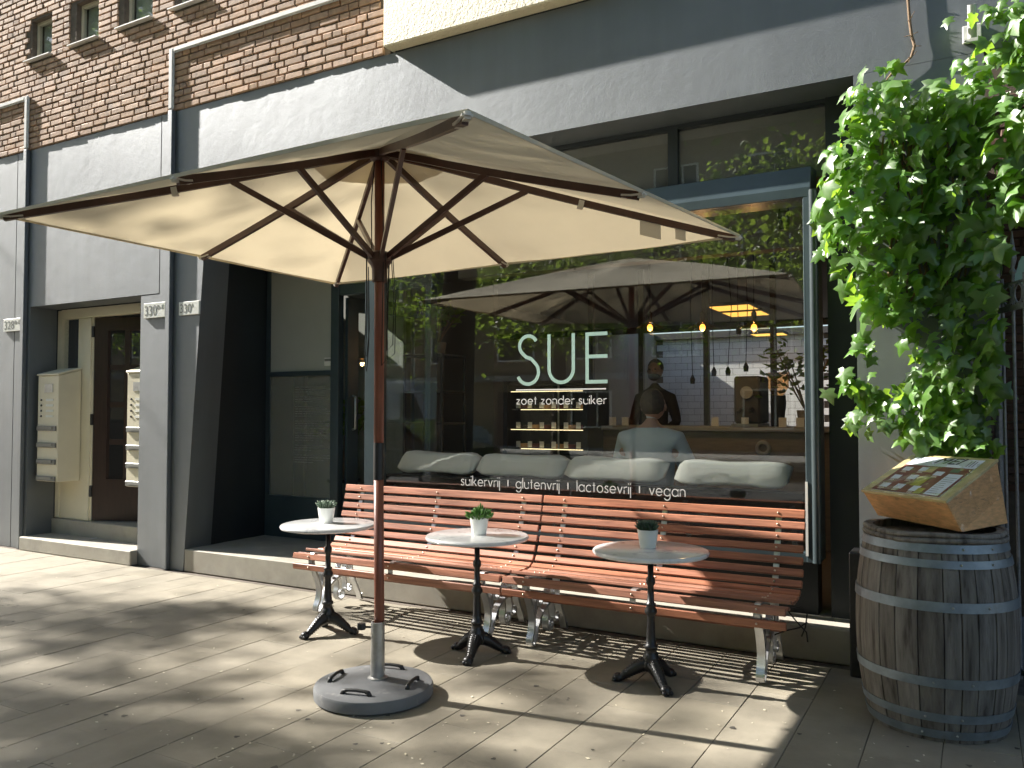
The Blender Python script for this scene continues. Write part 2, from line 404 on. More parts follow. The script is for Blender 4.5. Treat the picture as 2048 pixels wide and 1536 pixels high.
# soffit and inner back wall above the shop front
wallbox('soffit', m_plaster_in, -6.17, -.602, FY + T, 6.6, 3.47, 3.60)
# cream stucco upper bay
wallbox('stucco_bay', m_stucco, -4.03, 6, FY - .10, FY + T, 4.352, 8.5, bevel=.012)
wallbox('bay_underside_bead', m_plaster_in, -3.99, 6, FY + .01, FY + T, 4.335, 4.352)
# brick wall backing (mortar), with the window openings
WINS = [(-8.99, -8.61), (-8.19, -7.80), (-7.40, -6.95), (-6.60, -6.18)]
WZ0, WZ1 = 5.335, 5.775
bw = MB()
xs = [-13] + [q for w_ in WINS for q in w_] + [-4.031]
for i in range(0, len(xs) - 1):
    if i % 2 == 0: bw.box(xs[i], xs[i + 1], FY, FY + T, 4.338, 8.5)
    else: bw.box(xs[i], xs[i + 1], FY, FY + T, 4.338, WZ0).box(xs[i], xs[i + 1], FY, FY + T, WZ1, 8.5)
bwall = bw.build('brick_wall', m_mortar, bld)
def brick_mesh(L, h, var):
    rnd = random.Random(var); c = .006; d = .03; J = lambda s=.0022: rnd.uniform(-s, s)
    tx, tz = rnd.uniform(-.0012, .0012), rnd.uniform(-.0008, .0004)
    v = [(0, 0, 0), (L, 0, 0), (L, 0, h), (0, 0, h)]
    v += [(J() * .6, -d, J()), (L + J() * .6, -d, J()), (L + J() * .6, -d, h + J()), (J() * .6, -d, h + J())]
    v += [(c + J(), -d - c - tx + tz, c + J()), (L - c + J(), -d - c + tx + tz, c + J()), (L - c + J(), -d - c + tx - tz, h - c + J()), (c + J(), -d - c - tx - tz, h - c + J())]
    f = [(0, 1, 5, 4), (1, 2, 6, 5), (2, 3, 7, 6), (3, 0, 4, 7), (4, 5, 9, 8), (5, 6, 10, 9), (6, 7, 11, 10), (7, 4, 8, 11), (8, 9, 10, 11)]
    return v, f
BH, CO = .052, .0635
LS, LH = .205, .097
bms = {}
for L in (LS, LH):
    bms[L] = []
    for k in range(10):
        v, f = brick_mesh(L, BH, k + int(L * 1000)); mb = MB(); mb.add(v, f); bms[L].append((v, f, mb.mesh('brick', m_brick)))
cand = []
row = 0; z = 4.345
while z < 8.3:
    x = -13 + (row % 2) * .055 + random.uniform(0, .05); pat = 0
    while x < -4.05:
        L = LH if random.random() < .34 else LS
        x2 = x + L
        if x2 > -4.045:
            L = LH; x2 = x + L
            if x2 > -4.045: break
        hit = any(x2 > a - .004 and x < b + .004 and z + BH > WZ0 - .03 and z < WZ1 + .0 for a, b in WINS)
        if hit:
            # cut: skip bricks that reach into an opening, use a header up to the reveal where one fits
            hw = [q for q in WINS if x2 > q[0] - .004 and x < q[1] + .004][0]
            if x + LH <= hw[0] - .003: cand.append((x, z, LH, random.randrange(10))); x += LH + .011
            else: x = hw[1] + .006
            continue
        cand.append((x, z, L, random.randrange(10)))
        x = x2 + .0115
    z += CO; row += 1
def vis(c):
    q = proj((c[0] + c[2] / 2, FY, c[1]))
    if q[2] < .1 or not (-20 < q[0] < 2060 and -15 < q[1]): return 0
    if q[0] > 765: return 0
    return c[2] / (q[2] ** 2)
order = sorted(range(len(cand)), key=lambda i: -vis(cand[i])); big = set(i for i in order[:300] if vis(cand[i]) > 0)
rest = MB()
for i, (x, z, L, k) in enumerate(cand):
    dy = FY + .0195 + random.uniform(-.0025, .0035)
    if i in big: link('brick', bms[L][k][2], bwall, Vector((x, dy, z)) - WL[bld.name])
    else:
        v, f = bms[L][k][:2]; rest.add([(a + x, b + dy, c + z) for a, b, c in v], f)
tag(rest.build('brick_field', m_brick, bwall), kind='stuff')
# small upper windows
for i, (a, b) in enumerate(WINS):
    wn = MB().box(a, a + .022, FY + .055, FY + .10, WZ0, WZ1).box(b - .022, b, FY + .055, FY + .10, WZ0, WZ1).box(a + .022, b - .022, FY + .055, FY + .10, WZ1 - .025, WZ1).box(a + .022, b - .022, FY + .055, FY + .10, WZ0, WZ0 + .02).build('window', m_cream, bld)
    MB().box(a + .022, b - .022, FY + .075, FY + .081, WZ0 + .02, WZ1 - .025).build('pane', m_pane, wn)
    MB().box(a - .08, b + .02, FY - .055, FY + .055, WZ0 - .018, WZ0 - .004).build('sill', m_white, wn, bevel=.003)
    MB().box(a + .03, a + .03 + (b - a) * (.55 if i else .9), FY + .115, FY + .12, WZ0, WZ1).build('curtain', m_frost, wn)
    MB().box(a - .02, b + .02, FY + .295, FY + .30, WZ0 - .1, WZ1 + .1).build('window_back', m_intd, wn)
# flat trim strips that frame the shop units (pale above the plaster, painted dark on it)
for lab, xv0, xv1, h0, h1 in (('pale trim strip that turns down the wall above sign 330 and the shop', -6.66, -6.592, -6.594, -4.031), ('pale trim strip that turns down the wall at the far left edge above sign 328', -9.045, -8.977, -13, -9.043)):
    t = empty('facade_trim', (xv0, FY, 0), lab, 'wall trim', 'trim strips on the facade')
    yb, yf = FY + .001, FY - .047
    MB().box(h0, h1, yf, FY - .014, 4.888, 4.945).build('top_strip', m_trimw, t, bevel=.014, seg=3)
    MB().box(xv0, xv1, yf, FY - .014, 4.345, 4.945).build('upper_strip', m_trimw, t, bevel=.014, seg=3)
    MB().box(xv0 + .002, xv1 - .002, yf + .002, FY - .001, .0, 4.343).build('lower_strip', m_plaster, t, bevel=.006)

# ------------------------------------------------------------------ doorway
dw = empty('house_doorway', (-8, FY + .3, 0), 'cream framed house doorway with its dark panelled door standing open', 'doorway')
RB = FY + .29
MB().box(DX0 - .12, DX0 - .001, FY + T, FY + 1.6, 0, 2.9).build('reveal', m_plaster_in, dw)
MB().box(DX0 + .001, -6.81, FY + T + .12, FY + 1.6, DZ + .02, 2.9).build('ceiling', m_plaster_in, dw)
wallbox('doorstep', m_conc, DX0 + .004, DX1 - .002, FY - .075, FY + .27, 0, .14, dw, bevel=.008)
wallbox('threshold', m_conc, DX0 + .004, DX1 - .004, FY + .272, FY + .7, 0, .30, dw, bevel=.008)
yF = RB + .02
fr = MB().box(DX0, DX0 + .08, yF, yF + .08, .30, DZ).box(-8.55, -8.33, yF, yF + .10, .30, DZ - .10).box(DX1 - .055, DX1, yF, yF + .10, .30, DZ - .10).box(DX0 + .08, DX1, yF, yF + .08, DZ - .10, DZ).box(DX0 + .08, -8.55, yF, yF + .08, 1.85, 1.95).box(DX0 + .08, -8.55, yF + .01, yF + .06, .30, 1.85)
fr = fr.build('door_frame', m_cream, dw, bevel=.006)
MB().box(DX0 + .08, -8.55, yF + .03, yF + .036, 1.95, DZ - .10).build('side_light', m_pane, dw)
MB().box(-8.335, -8.30, yF + .02, yF + .09, .3, DZ - .1).build('door_stop', m_cream, dw)
for zz in (2.28, 1.33, .56): MB().box(-8.325, -8.285, yF + .005, yF + .03, zz, zz + .12).build('hinge', m_black, dw, bevel=.004)
# open door leaf, swung inwards from the left jamb
dl = MB(); a = R(20); cx0, cy0 = -8.30, yF + .06; W_ = .98
def DP(u, t, z): return (cx0 + u * math.cos(a) - t * math.sin(a), cy0 + u * math.sin(a) + t * math.cos(a), z)
def dbox(mb, u0, u1, t0, t1, z0, z1): mb.hexa([DP(u0, t0, z0), DP(u1, t0, z0), DP(u1, t1, z0), DP(u0, t1, z0), DP(u0, t0, z1), DP(u1, t0, z1), DP(u1, t1, z1), DP(u0, t1, z1)])
for u in ((0, .16), (.84, .98)): dbox(dl, *u, -.045, 0, .31, DZ - .11)
for z0, z1 in ((.31, .75), (DZ - .25, DZ - .11)): dbox(dl, .16, .84, -.045, 0, z0, z1)
us = [.16, .387, .613, .84]; zs = [.75, 1.15, 1.55, 1.95, DZ - .25]
for u in us[1:-1]: dbox(dl, u - .03, u + .03, -.04, -.005, .75, DZ - .25)
for z in zs[1:-1]:
    for u0, u1 in zip(us[:-1], us[1:]): dbox(dl, u0 + .03, u1 - .03, -.04, -.005, z - .03, z + .03)
leaf_ = dl.build('door_leaf', m_door, dw)
for u0, u1 in zip(us[:-1], us[1:]):
    for z0, z1 in zip(zs[:-1], zs[1:]):
        g = MB(); dbox(g, u0 + .03, u1 - .03, -.026, -.02, z0 + .03, z1 - .03); g.build('door_pane', m_pane, leaf_)
MB().box(DX0, -6.9, FY + 2.6, FY + 2.7, 0, 3).build('hall_back', m_intd, dw)
MB().box(-6.9, -6.81, FY + T + .1, FY + 2.6, .3, 3).build('hall_side', m_intd, dw)
MB().box(DX0, -6.9, FY + .702, FY + 2.6, .2, .29).build('hall_floor', m_intf, dw)
# letterboxes
def mailbox(x0, x1, y0, label):
    t = empty('letterbox', ((x0 + x1) / 2, y0 + .1, .72), label, 'letterbox', 'letterboxes in the house doorway')
    y1 = RB + .015
    MB().prism([(y0, .73), (y1, .73), (y1, 1.93), (y0, 1.86)], lambda u, v, a_: (a_, u, v), x0, x1).build('case', m_cream, t, bevel=.006)
    MB().prism([(y0 - .012, 1.862), (y1, 1.935), (y1, 1.955), (y0 - .012, 1.882)], lambda u, v, a_: (a_, u, v), x0 - .008, x1 + .008).build('lid', m_cream, t, bevel=.004)
    cx_ = (x0 + x1) / 2
    MB().box(cx_ - .06, cx_ + .09, y0 - .006, y0 - .001, 1.68, 1.77).build('name_window', m_galv, t)
    for k in range(4):
        z_ = 1.60 - k * .058
        o = MB().lathe([(.011, 0), (.011, .008)], (0, 0, 0), 8).build('bell_button', m_rubber, t, local=True)
        o.rotation_euler = (R(90), 0, 0); o.location = (x0 + .07 - t.location.x, y0 - t.location.y, z_ - t.location.z)
        MB().box(cx_ - .03, cx_ + .10, y0 - .005, y0 - .001, z_ - .012, z_ + .012).build('name_card', m_plate, t)
    for k in range(4):
        z_ = 1.27 - k * .178
        sl_ = MB().box(x0 + .012, x1 - .02, y0 - .018, y0 - .001, z_, z_ + .052).build('slot_flap', m_flap, t, bevel=.004)
        MB().box(x0 + .05, x1 - .07, y0 - .026, y0 - .0225, z_ + .018, z_ + .045).build('name_strip', m_ink, sl_)
mailbox(-8.84, -8.47, FY + .05, 'cream letterbox panel on the left side of the doorway')
mailbox(-7.40, -7.08, FY + .10, 'cream letterbox panel on the right, half hidden behind the pier')
# flyers on the step
fl = empty('flyer', (-8.05, 5.25, .141), 'blue and white flyer lying on the doorstep', 'flyer')
a0 = toz(165, 1080, .142); a1 = toz(213, 1073, .142)
MB().hexa([(a0.x, a0.y - .06, .142), (a1.x, a1.y - .09, .142), (a1.x, a1.y + .07, .143), (a0.x, a0.y + .06, .143), (a0.x, a0.y - .06, .144), (a1.x, a1.y - .09, .144), (a1.x, a1.y + .07, .145), (a0.x, a0.y + .06, .145)]).build('sheet', m_paperw, fl)
b0 = toz(190, 1072, .146)
MB().hexa([(b0.x, b0.y, .1455), (b0.x + .17, b0.y + .02, .1455), (b0.x + .12, b0.y + .13, .1455), (b0.x - .03, b0.y + .12, .1455), (b0.x, b0.y, .147), (b0.x + .17, b0.y + .02, .147), (b0.x + .12, b0.y + .13, .152), (b0.x - .03, b0.y + .12, .15)]).build('blue_fold', m_blue, fl)

# ------------------------------------------------------------------ text helper
def text_mesh(s, h, mat, origin, ex=.0015, width=None, parent=None, name='lettering', off=0.0, rot=(R(90), 0, 0), local=False):
    cu = bpy.data.curves.new('txt', 'FONT'); cu.body = s; cu.size = 1; cu.extrude = 0; cu.resolution_u = 6; cu.offset = off
    ob = bpy.data.objects.new('txt', cu); COL.objects.link(ob)
    dg = bpy.context.evaluated_depsgraph_get(); dg.update()
    me = bpy.data.meshes.new_from_object(ob.evaluated_get(dg)); bpy.data.objects.remove(ob)
    co = np.array([v.co[:] for v in me.vertices]); mn, mx = co.min(0), co.max(0)
    sy = h; sx = sy if width is None else width / (mx[0] - mn[0])
    for v in me.vertices: v.co = ((v.co.x - mn[0]) * sx, v.co.y * sy, 0)
    bm = bmesh.new(); bm.from_mesh(me)
    r_ = bmesh.ops.extrude_face_region(bm, geom=bm.faces[:])
    for e in r_['geom']:
        if isinstance(e, bmesh.types.BMVert): e.co.z += ex
    bmesh.ops.recalc_face_normals(bm, faces=bm.faces); bm.to_mesh(me); bm.free()
    me.materials.clear(); me.materials.append(mat)
    me.transform(Euler(rot).to_matrix().to_4x4())
    P = Vector(origin) - (WL.get(parent.name, Vector()) if parent and not local else Vector())
    o = link(name, me, parent, P); return o
def number_sign(x0, x1, z0, z1, y, label, s, sup):
    t = empty('house_number_sign', (x0, y, z0), label, 'number sign', 'enamel house number signs')
    MB().box(x0, x1, y - .022, y - .001, z0, z1).build('plate', m_plate, t, bevel=.003)
    h = (z1 - z0)
    text_mesh(s, h * .95, m_ink, (x0 + .02, y - .0225, z0 + h * .18), width=(x1 - x0) * .55, parent=t, name='number')
    text_mesh(sup, h * .40, m_ink, (x0 + (x1 - x0) * .64, y - .0225, z0 + h * .55), width=(x1 - x0) * (.09 if len(sup) == 1 else .30), parent=t, name='suffix')
number_sign(-7.0, -6.685, 2.375, 2.52, FY, 'white number plate 330 B-E beside the house doorway', '330', 'B-E')
number_sign(-6.49, -6.215, 2.375, 2.50, FY, 'white number plate 330 A on the shaded strip beside the shop', '330', 'A')
number_sign(-9.40, -9.055, 2.36, 2.50, FY, 'white number plate 328 at the left edge of the photo', '328', 'B-E')

# ------------------------------------------------------------------ shop front
GF = 5.28                         # plane of the bay window glass
sf = empty('shop_front', (-2.6, GF, 0), 'dark bay window shop front with large glass pane and mint lettering', 'shop front')
FLZ = .205
MB().box(-6.40, -.62, FY, 5.62, 0, FLZ).build('step', m_conc, sf, bevel=.008)
MB().box(-6.42, -4.3, 5.621, 6.5, 0, FLZ - .003).build('entrance_floor', m_conc, sf)
MB().box(-4.30, -.88, 5.45, 5.6, FLZ - .002, .555).build('plinth', m_plaster_in, sf)
gx0, gx1, gz0, gz1 = -4.20, -.912, .62, 2.79
XL, XR = -4.36, -.845
fm = MB()
fm.box(XL, gx0, GF - .03, GF + .06, .56, 2.79)                 # left post
fm.box(gx1, XR - .02, GF - .03, GF + .06, .56, 2.80)           # right post
fm.box(gx0, gx1, GF - .025, GF + .06, .56, gz0)                # bottom rail
fm.prism([(GF - .03, 2.80), (GF + .2, 2.80), (GF + .2, 3.02), (GF + .015, 3.0), (GF - .03, 2.86)], lambda u, v, a_: (a_, u, v), XL, XR - .02)
frm = fm.build('bay_frame', m_frame, sf, bevel=.004)
MB().tube([(XR - .008, GF - .02, .56), (XR - .008, GF - .02, 2.84)], .026, 14).build('corner_post', m_frame_r, sf, smooth='auto')
MB().box(XR - .02, XR + .01, GF + .01, 5.47, .56, 2.84).build('bay_side', m_frame, sf)
MB().box(gx0, gx1, GF + .012, GF + .022, gz0, gz1 + .01).build('bay_pane', m_glass, sf)
MB().box(gx1 - .003, gx1 + .012, GF - .036, GF - .031, .6, 1.05).build('pane_seal', m_white, sf)
# transom above the bay and the slim side light to the right of it
MB().box(-6.0, -.80, 5.47, 5.476, 2.98, 3.43).build('transom_pane', m_glass, sf)
MB().box(-6.0, -.80, 5.50, 5.51, 2.98, 3.43).build('transom_blind', m_transom, sf)
MB().box(-1.835, -1.765, 5.44, 5.468, 2.97, 3.45).box(-3.47, -3.40, 5.44, 5.468, 2.97, 3.45).box(-.80, -.602, 5.43, 5.53, .2, 3.46).box(-6.2, -.80, 5.445, 5.53, 3.43, 3.47).build('transom_bar', m_plaster_in, sf)
# entrance: window panel and the open shop door, set back
EY = 6.15
en = MB()
en.box(-6.42, -6.37, EY, EY + .06, FLZ, 3.4).box(-5.53, -5.43, EY - .01, EY + .07, FLZ, 3.4).box(-6.37, -5.53, EY, EY + .05, 1.835, 1.885).box(-6.37, -5.53, EY, EY + .06, FLZ, .62)
en.box(-5.43, -4.36, EY, EY + .06, 2.62, 2.72).box(-6.37, -5.53, EY, EY + .06, 3.0, 3.4)
en.build('entrance_frame', m_frame, sf, bevel=.004)
MB().box(-6.37, -5.53, EY + .02, EY + .026, .62, 1.835).build('entrance_pane', m_haze, sf)
MB().box(-6.37, -5.53, EY + .02, EY + .026, 1.885, 3.0).build('frosted_pane', m_frost, sf)
MB().box(-5.43, -4.36, EY + .02, EY + .026, 2.72, 3.4).build('entrance_toplight', m_glass, sf)
MB().box(-6.56, -6.425, FY + T, 6.2, 0, 3.46).build('entrance_side', m_plaster_in, sf)
MB().box(-4.36, -4.30, 5.34, 6.2, FLZ, .56).box(-4.36, -4.30, 5.34, 5.40, .56, 3.44).box(-4.36, -4.30, 6.1, 6.2, .56, 3.44).build('bay_left_frame', m_frame, sf)
MB().box(-4.335, -4.328, 5.40, 6.1, .56, 3.4).build('bay_left_pane', m_glass, sf)
zc = 1.72
for n in (3, 3, 5, 4, 4, 3, 4):
    for q in range(n):
        l = random.uniform(.36, .5) * (1 if q < n - 1 else .55); txt = MB()
        x = -6.02
        while x < -6.02 + l:
            wd = random.uniform(.02, .06); txt.box(x, min(x + wd, -6.02 + l), EY + .0165, EY + .019, zc, zc + .006); x += wd + .012
        tag(txt.build('text_line', m_grey, sf), kind='stuff')
        zc -= .024
    zc -= .026
st = MB().box(-5.63, -5.535, EY + .012, EY + .018, 1.93, 2.01).build('sticker', m_white, sf)
MB().box(-5.625, -5.54, EY + .009, EY + .0115, 1.975, 2.0).build('sticker_print', m_ink, st)
# open shop door leaf, swung inwards from the right
sd = empty('shop_door', (-5.41, EY + .05, FLZ), 'dark glazed shop door standing open into the cafe', 'door')
a = R(72)
def DP(u, t, z): return (-5.41 + u * math.cos(a) - t * math.sin(a), EY + .07 + u * math.sin(a) + t * math.cos(a), z)
sm = MB()
dbox(sm, 0, .12, -.05, 0, FLZ + .01, 2.60); dbox(sm, .80, .92, -.05, 0, FLZ + .01, 2.60); dbox(sm, .12, .80, -.05, 0, FLZ + .01, .5); dbox(sm, .12, .80, -.05, 0, 2.46, 2.60)
sm.build('leaf', m_frame, sd)
g = MB(); dbox(g, .12, .80, -.028, -.022, .5, 2.46); g.build('pane', m_glass, sd)
MB().tube([DP(.06, -.05, 1.30), DP(.06, -.10, 1.31), DP(.06, -.10, 1.62), DP(.06, -.05, 1.63)], .013, 8).build('handle', m_galv, sd, smooth=True)

# lettering on the glass
LY = GF + .0075
def stroke(pts, wd, name='letter'):
    mb = MB(); pts = [Vector((p[0], LY, p[1])) for p in pts]
    mb.ribbon(pts, (0, 1, 0), .0025, wd); return mb.build(name, m_letter, sf)
lt = [at(px, 720, LY).x for px in (1034, 1078, 1095, 1150, 1171, 1215)]
zt, zb = 2.036, 1.674; sw = .0255
# S
x0, x1 = lt[0], lt[1]; cxs = (x0 + x1) / 2; rt = (x1 - x0) * .40; rb = (x1 - x0) * .48
Sp = []
zc1 = zt - rt - .004; zc2 = zb + rb + .004
for k in range(13):
    q = R(28 + k * (232 - 28) / 12); Sp.append((cxs + .004 + rt * math.cos(q), zc1 + rt * math.sin(q)))
mid = [(cxs - rt * .18, (zc1 - rt * .9) * .62 + (zc2 + rb * .95) * .38), (cxs + rt * .35, (zc1 - rt) * .32 + (zc2 + rb) * .68)]
Sp += mid
for k in range(15):
    q = R(48 - k * (48 + 158) / 14); Sp.append((cxs + rb * math.cos(q), zc2 + rb * math.sin(q)))
stroke(Sp, sw)
# U
x0, x1 = lt[2] + sw / 2, lt[3] - sw / 2; ru = (x1 - x0) / 2
Up = [(x0, zt), (x0, zt - .1), (x0, zb + ru + .01)] + [((x0 + x1) / 2 + ru * math.cos(R(180 + k * 15)), zb + ru + .012 + ru * math.sin(R(180 + k * 15))) for k in range(1, 12)] + [(x1, zb + ru + .01), (x1, zt - .1), (x1, zt)]
stroke(Up, sw)
# E
x0, x1 = lt[4], lt[5]
E_ = MB().box(x0, x0 + sw, LY - .00125, LY + .00125, zb, zt)
for zz in (zt - sw, (zt + zb) / 2 - sw / 2 + .01, zb): E_.box(x0 + sw, x1, LY - .00125, LY + .00125, zz, zz + sw)
E_.build('letter', m_letter, sf)
MB().box(at(1032, 785, LY).x, at(1212, 785, LY).x, LY - .001, LY + .001, 1.632, 1.641).build('letter_rule', m_letterw, sf)
# thin geometric stroke letters: baseline 0, x-height 1
def _arc(cx_, cy_, r_, a0, a1, n=14): return [(cx_ + r_ * math.cos(R(a0 + (a1 - a0) * k / n)), cy_ + r_ * math.sin(R(a0 + (a1 - a0) * k / n))) for k in range(n + 1)]
_O = _arc(.5, .5, .5, 0, 360, 24)
GLY = {'o': (1.0, [_O]), 'a': (1.0, [_O, [(1, 1), (1, 0)]]), 'c': (.86, [_arc(.5, .5, .5, 48, 312, 20)]), 'd': (1.0, [_O, [(1, 1.62), (1, 0)]]),
       'e': (1.0, [_arc(.5, .5, .5, 0, 322, 22), [(0, .5), (1, .5)]]), 'g': (1.0, [_O, [(1, 1), (1, .4), (1, -.1)] + _arc(.5, -.1, .5, 0, -155)[1:]]),
       'i': (.0, [[(0, 0), (0, 1)], [(0, 1.36), (0, 1.52)]]), 'j': (.0, [[(0, -.56), (0, 1)], [(0, 1.36), (0, 1.52)]]),
       'k': (.76, [[(0, 0), (0, 1.62)], [(.68, 1), (.04, .42)], [(.22, .6), (.76, 0)]]), 'l': (.0, [[(0, 0), (0, 1.62)]]),
       'n': (.8, [[(0, 0), (0, 1)], [(0, .55)] + _arc(.4, .6, .4, 180, 0)[1:] + [(.8, .3), (.8, 0)]]), 'r': (.44, [[(0, 0), (0, 1)], [(0, .5)] + _arc(.4, .58, .4, 180, 72)[1:]]),
       's': (.62, [[(.60, .84), (.49, .96), (.33, 1), (.15, .94), (.08, .77), (.15, .61), (.34, .52), (.54, .42), (.62, .26), (.55, .08), (.33, 0), (.12, .05), (0, .2)]]),
       't': (.46, [[(.23, 0), (.23, 1.42)], [(0, 1), (.46, 1)]]), 'u': (.8, [[(0, 1), (0, .7)] + _arc(.4, .4, .4, 180, 360) + [(.8, .7)], [(.8, 1), (.8, 0)]]),
       'v': (.8, [[(0, 1), (.4, 0)], [(.4, 0), (.8, 1)]]), 'z': (.74, [[(.02, .94), (.72, .94)], [(.70, .94), (.03, .06)], [(0, .06), (.74, .06)]])}
def word(txt_, px0, px1, base, xh, sw_=.15):
    mb = MB(); x = 0; items = []
    for ch in txt_:
        if ch == ' ': x += .62; continue
        wd, st_ = GLY[ch]; items.append((x, st_)); x += wd + .34
    X0, X1 = at(px0, 985, LY).x, at(px1, 985, LY).x; kx = (X1 - X0) / (x - .34)
    for x_, st_ in items:
        for pl in st_: mb.ribbon([(X0 + (x_ + u) * kx, LY + .001, base + v * xh) for u, v in pl], (0, 1, 0), .0018, sw_ * xh)
    return mb.build('lettering', m_letterw, sf)
word('zoet zonder suiker', 1033, 1213, 1.530, .0385)
for s_, a_, b_ in (('suikervrij', 922, 999), ('glutenvrij', 1032, 1118), ('lactosevrij', 1154, 1261), ('vegan', 1299, 1370)): word(s_, a_, b_, .915, .047, .13)
for px in (1016, 1136, 1279):
    q = at(px, 985, LY); MB().box(q.x - .004, q.x + .004, LY - .001, LY + .001, .925, .972).build('divider', m_letterw, sf)

# ------------------------------------------------------------------ cafe interior
rm = empty('cafe_room', (-3, 9, 0), 'dim cafe room behind the shop window', 'room')
MB().box(-6.6, .05, 5.62, 19, .0, FLZ - .01).build('floor_boards', m_intf, rm)
MB().box(-6.6, .05, 6.55, 16.4, 3.16, 3.3).box(-6.6, .05, 18.5, 19, 3.16, 3.3).build('ceiling', m_intd, rm)   # unseen opening added at the back, letting daylight onto the tiled wall
MB().box(-6.4, .05, 5.55, 6.55, 3.05, 3.3).box(-4.2, -.9, 6.4, 6.55, 2.72, 3.05).build('bulkhead', m_intw, rm)
MB().box(-6.75, -6.6, 6.9, 19, 0, 3.3).build('left_wall', m_intw, rm)
MB().box(-.595, -.5, 5.55, 19, 0, 3.3).build('right_wall', m_intw, rm)
MB().box(-6.6, .0, 19, 19.1, 0, 3.3).build('back_wall', m_intw, rm)
MB().box(-6.6, -5.3, 8.9, 9.0, 0, 3.2).build('side_wall', m_intw, rm)
# white tiled back wall: tiles in courses
tw = MB().box(-6.6, -2.6, 18.63, 18.7, .2, 3.15).build('tiled_wall', m_mortar, rm)
tt = MB().box(0, .293, -.012, 0, 0, .143).mesh('wall_tile', m_tilew, bevel=.003)
for r_ in range(14):
    for c_ in range(14):
        x = -6.58 + c_ * .3 + (r_ % 2) * .15
        if x + .293 < -2.6: link('wall_tile', tt, tw, Vector((x, 18.63, 1.1 + r_ * .15)) - WL[rm.name])
MB().box(-6.6, -.6, 10.9, 11.0, 2.60, 2.66).build('beam', m_black, rm)
# black steel partition
pt = empty('steel_partition', (-3, 9.2, FLZ), 'black steel glazing bars standing across the cafe', 'partition')
for px in (1183, 1283, 1413, 1547):
    q = at(px, 700, 9.2); MB().box(q.x - .03, q.x + .03, 9.17, 9.23, FLZ, 3.155).build('bar', m_black, pt)
MB().box(-5.2, -.62, 9.175, 9.225, 2.40, 2.45).build('cross_bar', m_black, pt)
# counter
ct = empty('counter', (-2.5, 8, FLZ), 'wood fronted cafe counter with pale top', 'counter')
MB().box(-3.5, -1.0, 7.95, 8.55, FLZ, 1.28).build('front', m_wood, ct)
MB().box(-3.56, -.95, 7.9, 8.6, 1.285, 1.33).build('top', m_grey, ct, bevel=.006)
em = MB()
for r0 in (.055,):
    em.tube([(-1.76 + r0 * math.cos(k * .3), 7.935, 1.13 + r0 * math.sin(k * .3)) for k in range(21)], .02, 6, closed=True)
em.build('emblem', m_grey, ct)
k = 0
for px, wh in ((1430, 'left of the espresso machine'), (1490, 'in front of the espresso machine'), (1565, 'in front of the coffee grinder'), (1600, 'under the branching plant'), (1225, 'at the cake display end'), (1250, 'behind the seated person')):
    q = at(px, 845, 7.98); c_ = MB().box(q.x - .035, q.x + .035, 7.98, 7.99, 1.332, 1.42).build('price_card', m_white); tag(c_, 'small white price card on the counter ' + wh, 'card', 'price cards on the counter')
# cake display
ck = empty('cake_display', (-3.9, 7.6, FLZ), 'cake display case with lit shelves and rows of white cards', 'display case')
x0, x1 = -4.38, -3.40
MB().box(x0, x0 + .05, 7.55, 8.1, FLZ, 1.80).box(x1 - .05, x1, 7.55, 8.1, FLZ, 1.80).box(x0 + .05, x1 - .05, 7.6, 8.1, 1.76, 1.80).box(x0 + .05, x1 - .05, 7.6, 8.1, FLZ, 1.0).box(x0 + .05, x1 - .05, 8.06, 8.1, 1.0, 1.76).build('case', m_black, ck)
for i, zz in enumerate((1.69, 1.50, 1.29, 1.09)):
    MB().box(x0 + .06, x1 - .06, 7.6, 8.04, zz - .006, zz).build('shelf', m_pane, ck)
    MB().box(x0 + .08 + .12 * (i % 2), x1 - .06, 7.575, 7.59, zz - .007, zz).build('light_strip', m_led, ck)
    if i:
        for j in range(6):
            x = x0 + .13 + j * .14
            MB().box(x, x + .05, 7.60, 7.605, zz + .012, zz + .075).build('price_card', m_white, ck)
            MB().lathe([(.05, 0), (.055, .03), (.05, .045)], (x + .03, 7.72, zz + .002), 10).build('cake', [m_crate, m_maroon, m_soil][(i + j) % 3], ck)
MB().box(x0 + .62, x0 + .635, 7.60, 7.615, 1.0, 1.76).build('upright', m_galv, ck)
# machines on the counter
es = empty('espresso_machine', (-1.9, 8.2, 1.33), 'dark espresso machine on the counter', 'coffee machine')
MB().box(-2.05, -1.80, 8.0, 8.4, 1.36, 1.82).build('body', m_intd, es, bevel=.02)
MB().lathe([(.06, 0), (.06, .02)], (0, 0, 0), 16).build('dial', m_grey, es, local=True).location = (-.02, -.215, .33)
es.children[-1].rotation_euler = (R(90), 0, 0)
MB().tube([(-1.98, 7.99, 1.5), (-1.98, 7.9, 1.47)], .018, 8).tube([(-1.87, 7.99, 1.5), (-1.87, 7.9, 1.47)], .018, 8).build('group_handle', m_black, es)
MB().box(-2.05, -1.8, 7.9, 8.4, 1.332, 1.358).build('drip_tray', m_galv, es)
gd = empty('coffee_grinder', (-1.65, 8.2, 1.33), 'coffee grinder with glass hopper beside the espresso machine', 'grinder')
MB().lathe([(.07, 0), (.06, .1), (.075, .22), (.07, .3)], (-1.66, 8.15, 1.332), 12).build('body', m_black, gd, smooth='auto')
MB().lathe([(.05, .3), (.10, .38), (.10, .52)], (-1.66, 8.15, 1.332), 12).build('hopper', m_amber, gd, smooth='auto')
